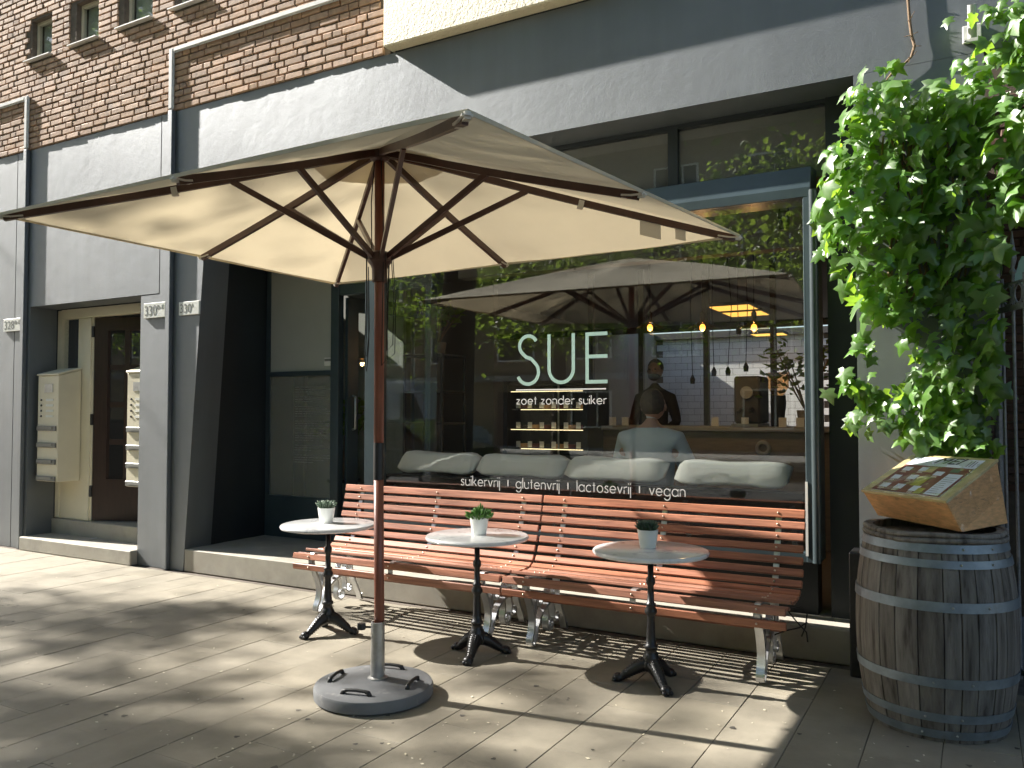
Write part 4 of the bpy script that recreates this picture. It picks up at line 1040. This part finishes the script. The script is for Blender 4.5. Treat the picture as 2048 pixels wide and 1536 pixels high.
MB().lathe([(.052, .083), (.052, .089), (.037, .095), (.036, .375), (.030, .376), (.029, .12)], (bx, by + .03, 0), 24, cap=False).build('sleeve', m_galv, bs, smooth='auto')
MB().tube([(bx - .034, by + .02, .345), (bx - .075, by + .0, .345)], .006, 8).lathe([(.0, -.012), (.022, -.012), (.024, 0), (.022, .02), (.0, .02)], (bx - .085, by - .0, .343), 7, cap=False).build('clamp_knob', m_rubber, bs)
for k in range(4):
    a_ = R(-75 + 90 * k); ux_, uy_ = math.cos(a_), math.sin(a_); tx_, ty_ = -uy_, ux_; r_ = .215
    pts = [(bx + r_ * ux_ + tx_ * s_, by + r_ * uy_ + ty_ * s_, .082 + h_) for s_, h_ in ((-.075, -.01), (-.066, .008), (-.05, .013), (0, .016), (.05, .013), (.066, .008), (.075, -.01))]
    MB().tube(pts, [.013, .012, .009, .0085, .009, .012, .013], 8).build('handle', m_rubber, bs, smooth=True)

# ------------------------------------------------------------------ barrel
BX, BY, BHt = -.19, 4.475, .925
br = empty('wine_barrel', (BX, BY, 0), 'weathered grey oak wine barrel with zinc hoops', 'barrel')
def brad(z): u = (z / BHt - .5) * 2; return .352 - .057 * abs(u) ** 2.1
NST = 26; ang = 0; angs = []
ws_ = [random.uniform(.75, 1.3) for _ in range(NST)]; tot = sum(ws_)
for wv in ws_:
    da = wv / tot * 2 * math.pi; mb = MB(); n = 12; v = []; f = []
    j = random.uniform(-.0015, .0015)
    g_ = .0035
    for i in range(n + 1):
        z_ = BHt * i / n; r_ = brad(z_) + j
        for (aa, dr) in ((ang + g_, -.006), (ang + g_ * 2.2, 0), (ang + da / 2, .0012), (ang + da - g_ * 2.2, 0), (ang + da - g_, -.006)):
            v.append((BX + (r_ + dr) * math.cos(aa), BY + (r_ + dr) * math.sin(aa), z_))
        for aa in (ang + da - g_, ang + g_): v.append((BX + (r_ - .026) * math.cos(aa), BY + (r_ - .026) * math.sin(aa), z_))
    m7 = 7
    for i in range(n):
        for k in range(m7): f.append((i * m7 + k, i * m7 + (k + 1) % m7, (i + 1) * m7 + (k + 1) % m7, (i + 1) * m7 + k))
    f.append(tuple(range(m7))[::-1]); f.append(tuple(n * m7 + k for k in range(m7)))
    mb.add(v, f).build('stave', m_stave, br, smooth='auto'); ang += da
for zc_, hw in ((.862, .019), (.795, .0175), (.61, .022), (.275, .021), (.115, .019), (.038, .019)):
    pr = [(brad(zc_ - hw) + .0015, zc_ - hw), (brad(zc_ - hw) + .0055, zc_ - hw), (brad(zc_ + hw) + .0055, zc_ + hw), (brad(zc_ + hw) + .0015, zc_ + hw)]
    ho = MB().lathe(pr, (BX, BY, 0), 64, cap=False).build('hoop', m_hoop, br, smooth='auto')
    for k in range(2):
        a_ = R(-100 + k * 26 + zc_ * 40); rr = brad(zc_) + .006; MB().sphere((BX + rr * math.cos(a_), BY + rr * math.sin(a_), zc_), .006, 6, 4).build('rivet', m_galv, ho)
MB().lathe([(.0, .89), (.285, .89), (.285, .875)], (BX, BY, 0), 40, cap=False).build('barrel_head', m_stave, br)
for k, zz in enumerate((.902, .925)):
    MB().tube([(BX + (brad(zz) + .004 + .004 * math.sin(q * 1.7 + k)) * math.cos(q * .2244), BY + (brad(zz) + .004 + .004 * math.sin(q * 1.7 + k)) * math.sin(q * .2244), zz - .008 + .005 * math.sin(q * .9 + k)) for q in range(28)], .0125, 7, closed=True).build('willow_ring', m_stave, br, smooth=True)

# ------------------------------------------------------------------ wedge shaped crate with a menu on the barrel
Z0 = .937
A, B, C_ = Vector((-.455, 4.68, Z0)), Vector((-.065, 4.215, Z0)), Vector((.125, 4.66, Z0)); D = A + C_ - B
A2, B2, C2 = Vector((-.515, 4.60, 1.062)), Vector((-.122, 4.13, 1.072)), Vector((.085, 4.60, 1.235)); D2 = A2 + C2 - B2
cr = empty('display_crate', (BX, BY, Z0), 'slanted pine display crate with a menu sheet, wrapped in clear film', 'crate')
def plank(name, q, th, mat=m_crate):
    n = ((q[1] - q[0]).cross(q[3] - q[0])).normalized() * th
    return MB().hexa([q[0], q[1], q[2], q[3], q[0] + n, q[1] + n, q[2] + n, q[3] + n]).build(name, mat, cr, bevel=.002)
plank('front_board', [A, B, B2, A2], -.014); plank('side_board', [B + (C_ - B) * .035, C_, C2, B2 + (C2 - B2) * .035], -.014); plank('back_board', [C_ + (B - C_) * .035, D, D2, C2 + (B2 - C2) * .035], -.014); plank('side_board', [D + (C_ - D) * .035, A, A2, D2 + (C2 - D2) * .035], -.014)
un, vn = (B2 - A2), (D2 - A2); nn = un.cross(vn).normalized()
def lid(u, v, h=0): return A2 + un * u + vn * v + nn * h
def sheet(name, u0, u1, v0, v1, h, th, mat, parent=cr): return MB().hexa([lid(u0, v0, h), lid(u1, v0, h), lid(u1, v1, h), lid(u0, v1, h), lid(u0, v0, h + th), lid(u1, v0, h + th), lid(u1, v1, h + th), lid(u0, v1, h + th)]).build(name, mat, parent)
ld = sheet('lid', -.01, 1.01, -.01, 1.01, .001, .012, m_crate2)
mn = sheet('menu_sheet', .09, .91, .04, .95, .0135, .0012, m_paperw)
sheet('menu_print', .092, .908, .042, .72, .0150, .0006, m_maroon, mn)
for u0, v0, du, dv in ((.14, .12, .10, .10), (.14, .34, .10, .10), (.14, .56, .10, .10), (.32, .12, .10, .11), (.33, .36, .10, .11), (.34, .58, .09, .10), (.52, .10, .09, .12), (.56, .50, .10, .10)):
    sheet('menu_picture', u0, u0 + du, v0, v0 + dv, .0158, .0005, m_paperw, mn)
    for q in range(3): sheet('menu_line', u0 + du * .1, u0 + du * .1 + .08 * random.uniform(.6, 1), v0 - .018 - q * .016, v0 - .012 - q * .016, .0158, .0005, m_plate, mn)
sheet('menu_picture', .46, .58, .22, .44, .0158, .0005, m_olive, mn); sheet('menu_picture', .60, .68, .05, .18, .0158, .0005, m_olive, mn); sheet('menu_picture', .40, .52, .56, .70, .0158, .0005, m_crate2, mn)
sheet('menu_column', .72, .88, .06, .56, .0158, .0005, m_paperw, mn); sheet('menu_column', .70, .80, .60, .69, .0158, .0005, m_succ1, mn)
for q in range(9): sheet('menu_line', .735, .735 + random.uniform(.08, .13), .10 + q * .045, .108 + q * .045, .0165, .0004, m_ink, mn)
for q in range(3): # fork icon
    sheet('fork_icon', .79 + q * .032, .80 + q * .032, .76, .90 + .02 * (q == 1), .0158, .0005, m_ink, mn)
xa = un.normalized(); ya = nn.cross(xa).normalized(); rot_ = Matrix((xa, ya, nn)).transposed()
text_mesh('MEI', .11, m_rubber, lid(.40, .80, .0158), ex=.0008, parent=mn, name='menu_title', rot=rot_.to_euler(), width=.17)
# clear film over lid and sides
ctr = (A2 + B2 + C2 + D2 + A + B + C_ + D) / 8
def out(p, k=1.035): return ctr + (p - ctr) * k + Vector((0, 0, .012))
fm_ = MB(); NQ = 12
def quad(p, q, r_, s_):
    v = []; f = []
    for i in range(NQ + 1):
        for j in range(NQ + 1):
            u, w_ = i / NQ, j / NQ; P = p.lerp(q, u).lerp(s_.lerp(r_, u), w_); P = P + Vector([mnoise.noise(P * 23 + Vector((k * 7, 0, 0))) * .007 for k in range(3)]); v.append(P)
    for i in range(NQ):
        for j in range(NQ): k = i * (NQ + 1) + j; f.append((k, k + 1, k + NQ + 2, k + NQ + 1))
    fm_.add(v, f)
quad(out(A2), out(B2), out(C2), out(D2)); quad(out(B2.lerp(B, 1.0)), out(C_.lerp(C2, .45)), out(C2), out(B2)); quad(out(A2.lerp(A, .35)), out(B2.lerp(B, .35)), out(B2), out(A2))
fm_.build('clear_film', m_film, cr, smooth=True)

# ------------------------------------------------------------------ ivy
iv = empty('ivy', (-.25, 5.1, .9), 'dense green ivy climbing over the pier beside the shop window', 'ivy')
OUTL = [(0, 0), (.20, -.16), (.50, -.10), (.36, .16), (.62, .40), (.27, .48), (.15, .74), (0, 1.0), (-.15, .74), (-.27, .48), (-.62, .40), (-.36, .16), (-.50, -.10), (-.20, -.16)]
def leaf_geo(seed):
    rn = random.Random(seed); v = [(0, .30, .05)]
    sx = rn.uniform(.85, 1.15); fold = rn.uniform(.12, .5); curl = rn.uniform(.02, .3); asym = rn.uniform(-.08, .08)
    for x, y in OUTL:
        x = x * sx + rn.uniform(-.03, .03) + asym * y; y = y + rn.uniform(-.03, .03)
        v.append((x, y, -fold * abs(x) - curl * y * y + rn.uniform(-.03, .03)))
    n = len(OUTL); f = [(0, i + 1, (i + 1) % n + 1) for i in range(n)]
    return v, f
LG = [leaf_geo(i) for i in range(16)]
LM = []
for v, f in LG:
    LM.append(MB().add(v, f).mesh('leaf', m_leaf, True))
PTS = []
def inside(poly, x, y):
    c = False; j = len(poly) - 1
    for i in range(len(poly)):
        if (poly[i][1] > y) != (poly[j][1] > y) and x < (poly[j][0] - poly[i][0]) * (y - poly[i][1]) / (poly[j][1] - poly[i][1]) + poly[i][0]: c = not c
        j = i
    return c
bp = [(1700, 190), (1650, 290), (1638, 430), (1668, 560), (1700, 620), (1772, 640), (1815, 740), (1800, 800), (1830, 890), (1880, 905), (1960, 900), (1992, 800), (1990, 560), (2010, 430), (2200, 380), (2200, -80), (2060, -20), (2000, 70), (1940, 150), (1860, 150), (1820, 165), (1760, 150)]
poly = [(at(px, py, 4.98).x, at(px, py, 4.98).z) for px, py in bp]
strand = [(at(px, py, 5.02).x, at(px, py, 5.02).z) for px, py in [(1700, 600), (1685, 680), (1690, 745), (1700, 800), (1740, 790), (1725, 720), (1745, 640), (1770, 830), (1680, 825)]]
def jitter(s): return random.gauss(0, s)
def put(x, y, z, s, nrm, tip):
    nrm = Vector(nrm).normalized(); tip = Vector(tip); tip = (tip - nrm * tip.dot(nrm)).normalized(); sx_ = tip.cross(nrm)
    PTS.append((Matrix.Translation((x, y, z)) @ Matrix((sx_, tip, nrm)).transposed().to_4x4() @ Matrix.Scale(s, 4), random.randrange(16), s))
xs0 = min(p[0] for p in poly); xs1 = max(p[0] for p in poly); zs0 = min(p[1] for p in poly); zs1 = max(p[1] for p in poly)
tries = 0
def bulge(x, z): return .11 + .12 * max(0, min(1, (-.25 - x) / .4)) * max(0, min(1, (z - 1.9) / .4)) + .10 * mnoise.noise(Vector((x * 2.6, z * 2.6, 3.1))) + .07 * mnoise.noise(Vector((x * 7, z * 7, 9)))
n_out = 0
while n_out < 500 and tries < 20000:
    tries += 1
    x, z = random.uniform(xs0, xs1), random.uniform(zs0, zs1)
    if not inside(poly, x, z): continue
    dens = .5 + .7 * mnoise.noise(Vector((x * 4, z * 4, 1.7)))
    if random.random() > dens + .25: continue
    b_ = bulge(x, z)
    put(x, FY - .02 - b_ - random.uniform(0, .05), z, random.choice((.05, .062, .075, .09, .105, .12, .135)) * random.uniform(.85, 1.15), (-.62 + jitter(.5), -.62 + jitter(.35), .42 + jitter(.38)), (jitter(.5), jitter(.3), -1))
    n_out += 1
for px, py, n, sp in ((1690, 760, 16, .045), (1725, 800, 12, .05), (1735, 690, 10, .04), (1700, 830, 5, .03), (1780, 780, 12, .06), (1850, 860, 26, .09), (1920, 880, 22, .07), (1800, 840, 18, .06), (1640, 430, 7, .03), (1660, 480, 10, .04), (1775, 130, 5, .035), (1720, 180, 6, .04), (1990, 40, 14, .06), (2030, 20, 12, .06), (1950, 140, 10, .05), (1980, 520, 8, .035), (1960, 900, 14, .05)):
    q = at(px, py, 5.0)
    for _ in range(n):
        put(q.x + jitter(sp), 5.0 + jitter(.03), q.z + jitter(sp), random.uniform(.06, .10), (-.35 + jitter(.5), -.8 + jitter(.3), .3 + jitter(.4)), (jitter(.6), jitter(.3), -1))
fore = len(PTS)
n_in = 0; tries = 0
while n_in < 620 and tries < 20000:
    tries += 1
    x, z = random.uniform(xs0, xs1), random.uniform(zs0, zs1)
    if not inside(poly, x, z): continue
    b_ = bulge(x, z)
    put(x + .02, FY - .01 - b_ * random.uniform(.05, .8), z, random.uniform(.07, .12), (-.3 + jitter(.6), -.8 + jitter(.3), .2 + jitter(.5)), (jitter(.7), jitter(.3), -1)); n_in += 1
vis_i = [i for i in range(fore) if proj(PTS[i][0].translation)[0] < 2060 and proj(PTS[i][0].translation)[1] > -20]
vis_i = sorted(vis_i, key=lambda i: -PTS[i][2])[:300]; vset = set(vis_i)
stf = MB()
off_ = WL[iv.name]
for i, (mx, k, s_) in enumerate(PTS):
    if i in vset:
        o = link('leaf', LM[k], iv); o.matrix_local = Matrix.Translation(-off_) @ mx
    else:
        v, f = LG[k]; stf.add([mx @ Vector(p) for p in v], f)
tag(stf.build('leaf_mass', m_leaf, iv, smooth=True), kind='stuff')
stm = MB()
for k in range(12):
    x = random.uniform(-.5, .05); z = 2.1; p = []
    while z < 3.15: p.append((x, FY - .02 - bulge(x, z) * random.uniform(.05, .3), z)); z += .16; x += jitter(.045)
    stm.tube(p, .006, 5)
pv_ = [(at(px, py, FY - .02)) for px, py in ((1812, -40), (1816, 0), (1819, 40), (1823, 70), (1829, 92), (1822, 115), (1806, 130), (1785, 145), (1770, 165))]
stm.tube(pv_, [.008] * 5 + [.007] * 4, 6)
for p in pv_[1:6]:
    for _ in range(3): stm.tube([p, p + Vector((jitter(.02), -.012, jitter(.02)))], .0022, 4)
stm.build('vine_stem', m_stem, iv, smooth=True)

# ------------------------------------------------------------------ flag holder, gate, passage
fh = empty('flagpole_holder', (.015, FY, 3.5), 'white flagpole holder screwed to the fascia above the ivy', 'flag holder')
q0, q1 = at(1925, 88, FY - .02), at(1963, 45, FY - .02)
MB().box(q0.x, q1.x, FY - .02, FY - .001, q0.z, q1.z).build('plate', m_trimw, fh, bevel=.004)
MB().lathe([(.016, 0), (.022, 0), (.022, .17), (.016, .17), (.016, .01)], (0, 0, 0), 14, cap=False).build('socket_tube', m_trimw, fh, local=True, smooth='auto')
tq = fh.children[-1]; tq.location = (q0.x + .048 - .015, -.045, q0.z + .015 - 3.5); tq.rotation_euler = (R(24), 0, 0)
for dx, dz in ((.012, .015), (.10, .10)): MB().sphere((q0.x + dx, FY - .022, q0.z + dz), .006, 6, 4).build('screw', m_galv, fh)
gt = empty('iron_gate', (.115, 5.24, 0), 'black wrought iron gate with ring frieze and spear finial at the right edge', 'gate')
gd_ = Vector((.40, -.92, 0)).normalized(); g0 = Vector((.115, 5.24, 0))
def gp(u, z): p = g0 + gd_ * u; return Vector((p.x, p.y, z))
for i in range(7):
    u = .05 + i * .115
    MB().tube([gp(u, .08), gp(u, 2.02 if i % 2 == 0 else 2.02)], .0085, 8).build('bar', m_gate, gt)
    MB().tube([gp(u, 2.04), gp(u, 2.20)], .007, 6).build('bar_tip', m_gate, gt)
    if i < 6:
        c = gp(u + .0575, 2.10); MB().tube([c + gd_ * .045 * math.cos(k * .39) + Vector((0, 0, .052 * math.sin(k * .39))) for k in range(16)], .007, 6, closed=True).build('ring', m_gate, gt, smooth=True)
    if i % 2 == 1: c = gp(u, 2.2); MB().lathe([(.006, 0), (.018, .02), (.008, .04), (.021, .09), (.002, .24)], c, 8).build('spear_finial', m_gate, gt)
MB().ribbon([gp(0, 2.03), gp(.78, 2.03)], (0, 0, 1), .03, .014).build('rail', m_gate, gt)
MB().ribbon([gp(0, .12), gp(.78, .12)], (0, 0, 1), .03, .014).build('bottom_rail', m_gate, gt)
MB().ribbon([gp(.0, 2.16), gp(.78, 2.16)], (0, 0, 1), .012, .012).build('top_rail', m_gate, gt)
MB().tube([gp(-.02, 0), gp(-.02, 2.3)], .02, 8).build('gate_post', m_gate, gt)
q = gp(.45, 1.75); MB().box(q.x - .012, q.x + .012, q.y - .03, q.y + .03, 1.66, 1.78).build('lock_plate', m_galv, gt)
sg = empty('hanging_sign', (.30, 5.3, 2.3), 'pale green rounded sign cut off by the right edge of the photo', 'sign')
c = at(2062, 545, 5.3)
MB().prism([(c.x + .075 * math.cos(k * .35) * (1 + .1 * math.sin(k * 1.4)), c.z + .10 * math.sin(k * .35) * (1 + .1 * math.cos(k * 2))) for k in range(18)], lambda u, v, a_: (u, a_, v), 5.3, 5.315).build('board', m_letter, sg)
MB().tube([(c.x, 5.307, c.z + .1), (c.x, 5.307, 3.46)], .004, 5).build('cord', m_black, sg)
ps = empty('passage_wall', (1.2, 7, 0), 'dark brick wall of the passage behind the gate', 'wall')
m_brickd = M('dark_brick', (.13, .075, .05), .85, var=(9, .25), bump=(50, .4, .005), rnd=.25)
pw = MB().box(.07, 3.2, 7.0, 7.2, 0, 4.3).build('backing', m_mortar, ps)
bme = [MB().add(*[q for q in brick_mesh(.205, .052, 50 + k)]).mesh('brick', m_brickd) for k in range(4)]
for r_ in range(46):
    for k in range(3):
        link('brick', bme[(r_ + k) % 4], pw, Vector((.09 + k * .217 + (r_ % 2) * .1, 7.012, .9 + r_ * .0635)) - WL[ps.name])
MB().box(.65, 3.2, 5.3, 7.0, 3.46, 4.33).box(2.2, 3.2, FY, 7.0, 0, 3.46).build('passage_end', m_plaster_in, ps)
# black zip-tied cables dangling from the bench end
cbx = MB()
for pts in ([(-.90, 4.62, .41), (-.83, 4.6, .44), (-.80, 4.6, .40), (-.81, 4.6, .33), (-.83, 4.6, .28)], [(-.90, 4.62, .40), (-.85, 4.58, .36), (-.80, 4.58, .31), (-.795, 4.58, .26)], [(-.97, 4.6, .27), (-.91, 4.6, .30), (-.84, 4.6, .325), (-.80, 4.6, .36)]): cbx.tube(pts, .004, 5)
o = cbx.build('dangling_cable', m_rope); tag(o, 'thin black cable looped at the right end of the bench', 'cable')

# ------------------------------------------------------------------ the street behind the camera (reflected in the glass, and shading the pavement)
def tree(name, label, x, y, ry, rad, zc, n, lean=(0, 0), tr=.3, seed=1):
    rn = random.Random(seed); t = empty(name, (x, y, 0), label, 'tree', 'street trees')
    top = Vector((x + lean[0], y + lean[1], zc - rad * .25))
    tk = MB(); pts = [Vector((x, y, -.1)), Vector((x + lean[0] * .1, y + lean[1] * .1, .5)), Vector((x + lean[0] * .35, y + lean[1] * .35, zc * .35)), top]
    tk.tube([pts[0], pts[0].lerp(pts[1], .6), pts[1], pts[1].lerp(pts[2], .5), pts[2], pts[2].lerp(pts[3], .5), pts[3]], [tr * 1.35, tr * 1.12, tr, tr * .92, tr * .85, tr * .7, tr * .55], 12)
    centres = []
    for k in range(11):
        a_ = k * 2.4 + rn.uniform(-.3, .3); el = rn.uniform(.1, 1.2); L = rad * rn.uniform(.6, 1.0)
        st0 = pts[2].lerp(top, rn.uniform(.3, 1)); e = st0 + Vector((math.cos(a_) * math.cos(el) * L, math.sin(a_) * math.cos(el) * L, math.sin(el) * L * .9))
        m1 = st0.lerp(e, .5) + Vector((0, 0, .15 * L)); tk.tube([st0, m1, e], [tr * .33, tr * .2, tr * .06], 6)
        for u in (.45, .75, 1.0): centres.append(st0.lerp(e, u) + Vector((rn.gauss(0, .3), rn.gauss(0, .3), rn.gauss(0, .3))))
        for q in range(3):
            e2 = m1.lerp(e, rn.random()) + Vector((rn.gauss(0, rad * .3), rn.gauss(0, rad * .3), rn.gauss(.1, rad * .25))); tk.tube([m1, e2], [tr * .1, tr * .03], 5); centres.append(e2)
    tk.build('trunk', m_bark, t, smooth=True)
    C0 = Vector((x + lean[0], y + lean[1], zc))
    for k in range(26):
        v = Vector((rn.gauss(0, 1), rn.gauss(0, 1), rn.gauss(0, .8))).normalized() * rad * rn.uniform(.55, 1.02); v.z *= .85; centres.append(C0 + v)
    for c in centres: c.y = y + lean[1] + (c.y - y - lean[1]) * ry
    nc = len(centres); per = n // nc
    cc = np.repeat(np.array([c[:] for c in centres]), per, 0); N = len(cc); g = np.random.default_rng(seed)
    cs = np.repeat(g.uniform(.28, .62, nc), per)
    pos = cc + g.normal(0, 1, (N, 3)) * cs[:, None] * np.array([1, 1, .7])
    nrm = g.normal(0, 1, (N, 3)) + np.array([0, 0, .8]); nrm /= np.linalg.norm(nrm, axis=1)[:, None]
    a_ = np.cross(nrm, g.normal(0, 1, (N, 3))); a_ /= np.linalg.norm(a_, axis=1)[:, None]; b_ = np.cross(nrm, a_)
    s_ = g.uniform(.06, .12, N)[:, None]
    V = np.empty((N, 4, 3)); V[:, 0] = pos - a_ * s_; V[:, 1] = pos + b_ * s_ * .62 + nrm * s_ * .15; V[:, 2] = pos + a_ * s_; V[:, 3] = pos - b_ * s_ * .62 + nrm * s_ * .15
    V = V.reshape(-1, 3) - np.array([x, y, 0])
    me = bpy.data.meshes.new('crown'); me.from_pydata(V.tolist(), [], [tuple(range(4 * i, 4 * i + 4)) for i in range(N)]); me.materials.append(m_tree)
    link('crown', me, t); return t
tree('street_tree', 'near street tree whose thick trunk is mirrored in the shop window', -7.6, -.75, .9, 3.4, 9.8, 9000, (.3, -.3), .33, 3)
tree('street_tree', 'tall street tree to the left of the doorway that dapples the pavement', -22.0, -1.9, .60, 6.3, 14.8, 24000, (.2, -.1), .34, 5)
tree('street_tree', 'street tree standing far to the left by the kerb', -33, -1.6, .7, 4.4, 11.0, 8000, (0, 0), .3, 8)
tree('street_tree', 'street tree behind the camera mirrored at the top right of the window', .8, -2.0, .8, 3.2, 6.4, 9000, (0, -.4), .28, 21)
tree('street_tree', 'tree across the street mirrored at the right of the window', -3.5, -12.8, 1, 3.6, 6.2, 9000, (0, 0), .26, 11)
tree('street_tree', 'tree across the street mirrored above the lettering', -11.5, -12.8, 1, 3.8, 6.0, 11000, (0, 0), .26, 12)
tree('street_tree', 'tree across the street mirrored at the left of the window', -20.5, -12.8, 1, 3.9, 6.2, 10000, (0, 0), .26, 13)

ob = empty('opposite_building', (-12, -20, 0), 'tan brick apartment row across the street mirrored in the glass', 'building')
OY = -20.0
MB().box(-50, 14, OY - 6, OY, 0, 13).build('wall', m_oppb, ob)
MB().box(-50, 14, OY - .001, OY + .25, 2.75, 3.0).box(-50, 14, OY - .001, OY + .12, 5.75, 5.95).box(-50, 14, OY - .001, OY + .12, 8.75, 8.95).build('band_course', m_grey, ob)
for fl_, z_ in enumerate((.8, 3.6, 6.6, 9.6)):
    for k in range(17):
        x = -46 + k * 3.5
        if fl_ == 0 and k % 2 == 0:
            wn = MB().box(x, x + 1.1, OY - .001, OY + .05, .0, 2.3).build('door', m_door, ob); continue
        wn = MB().box(x, x + .07, OY + .001, OY + .08, z_, z_ + 1.5).box(x + 1.73, x + 1.8, OY + .001, OY + .08, z_, z_ + 1.5).box(x + .07, x + 1.73, OY + .001, OY + .08, z_ + 1.43, z_ + 1.5).box(x + .07, x + 1.73, OY + .001, OY + .08, z_, z_ + .07).box(x + 1.15, x + 1.21, OY + .001, OY + .08, z_ + .07, z_ + 1.43).build('window', m_white, ob)
        MB().box(x + .07, x + 1.15, OY + .02, OY + .03, z_ + .07, z_ + 1.43).box(x + 1.21, x + 1.73, OY + .02, OY + .03, z_ + .07, z_ + 1.43).build('pane', m_intd, wn)

def vehicle(name, label, x, y, prof, wid, paint, glass, wheels, lights, zoff=-.12):
    t = empty(name, (x, y, zoff), label, 'vehicle')
    def V3(u, v, a_): return (x + u, y + a_, zoff + v)
    MB().prism(prof, V3, -wid / 2, wid / 2).build('body', paint, t, bevel=.07, seg=2)
    for pl in glass:
        for sgn in (1, -1): MB().prism(pl, V3, sgn * (wid / 2 + .002), sgn * (wid / 2 + .008)).build('side_window', m_intd, t)
    for wx in wheels:
        for sgn in (1, -1):
            w_ = MB().lathe([(.0, -.1), (.3, -.1), (.32, -.06), (.32, .06), (.3, .1), (.0, .1)], (0, 0, 0), 20, cap=False).build('tyre', m_rubber, t, local=True, smooth='auto')
            w_.rotation_euler = (R(90), 0, 0); w_.location = (wx, sgn * (wid / 2 - .06), .32)
            h_ = MB().lathe([(.0, .105), (.19, .102), (.2, .09)], (0, 0, 0), 14, cap=False).build('rim', m_galv, w_, local=True); h_.rotation_euler = (0 if sgn < 0 else R(180), 0, 0)
    for u, v, mt in lights:
        for sgn in (1, -1): MB().box(x + u - .03, x + u + .03, y + sgn * (wid / 2 - .18) - .1, y + sgn * (wid / 2 - .18) + .1, zoff + v - .1, zoff + v + .1).build('light', mt, t, bevel=.01)
    return t
m_vanp = M('van_paint', (.55, .57, .60), .3, coat=.5); m_carp = M('dark_car_paint', (.02, .022, .03), .25, coat=.8); m_red = M('red_lens', (.4, .02, .02), .25)
vehicle('delivery_van', 'pale delivery van parked across the street, mirrored in the window', -14.6, -8.6, [(-2.6, .35), (2.5, .35), (2.6, .8), (2.35, 1.15), (1.75, 1.25), (1.25, 2.35), (1.1, 2.45), (-2.5, 2.45), (-2.62, 2.3)], 1.95, m_vanp, [[(.75, 1.3), (1.6, 1.3), (1.2, 2.1), (.75, 2.1)]], (-1.7, 1.65), [(-2.62, 1.0, m_red), (2.57, .85, m_white)])
vehicle('parked_car', 'dark hatchback car parked at the near kerb, mirrored in the window', -10.6, -3.5, [(-2.0, .28), (2.0, .28), (2.08, .6), (1.95, .85), (1.1, .98), (.45, 1.42), (-1.1, 1.46), (-1.85, 1.05), (-2.08, .95), (-2.1, .55)], 1.72, m_carp, [[(-.35, 1.0), (.95, 1.0), (.40, 1.36), (-.35, 1.38)], [(-1.5, 1.02), (-.43, 1.0), (-.43, 1.38), (-1.05, 1.39)]], (-1.3, 1.3), [(-2.08, .85, m_red), (2.03, .68, m_white)])
sp_ = empty('street_post', (-13.4, -3.0, 0), 'slim dark street post mirrored at the left of the window', 'post')
MB().tube([(-13.4, -3.0, -.12), (-13.4, -3.0, 6.5)], [.09, .06], 10).build('pole', m_black, sp_)
MB().tube([(-13.4, -3.0, 6.4), (-13.4, -4.2, 6.9)], .03, 8).build('arm', m_black, sp_)

# pale fallen petals and crumbs on the paving
pt_ = MB(); rp_ = random.Random(4)
for _ in range(260):
    px, py = rp_.uniform(0, 2048), 1150 + 386 * rp_.random() ** .8
    q = toz(px, py, .002)
    if q.y > FY - .1 or q.y < 1.5: continue
    a_ = rp_.uniform(0, 6.28); r_ = rp_.uniform(.003, .0075)
    pt_.add([(q.x + r_ * math.cos(a_ + k * 1.57) * (1.6 if k % 2 else .8), q.y + r_ * math.sin(a_ + k * 1.57) * (1.6 if k % 2 else .8), .0015 + rp_.uniform(0, .004)) for k in range(4)], [(0, 1, 2, 3)])
tag(pt_.build('fallen_petals', M('petal', (.62, .56, .42), .7, rnd=.2)), 'tiny pale petals scattered over the paving', 'petals', kind='stuff')

gm_ = MB(); rp_ = random.Random(9)
for _ in range(70):
    q = toz(rp_.uniform(0, 2048), 1180 + 356 * rp_.random(), .002)
    if q.y > FY - .15 or q.y < 1.5: continue
    r_ = rp_.uniform(.006, .016); n_ = 9
    gm_.add([(q.x + r_ * (1 + .25 * math.sin(k * 2.1 + q.x * 9)) * math.cos(k * 6.283 / n_), q.y + r_ * (1 + .25 * math.sin(k * 2.1 + q.x * 9)) * math.sin(k * 6.283 / n_), .0016) for k in range(n_)], [tuple(range(n_))])
tag(gm_.build('gum_spots', M('gum', (.09, .08, .065), .8, rnd=.3)), 'flattened dark gum spots on the paving', 'gum spots', kind='stuff')
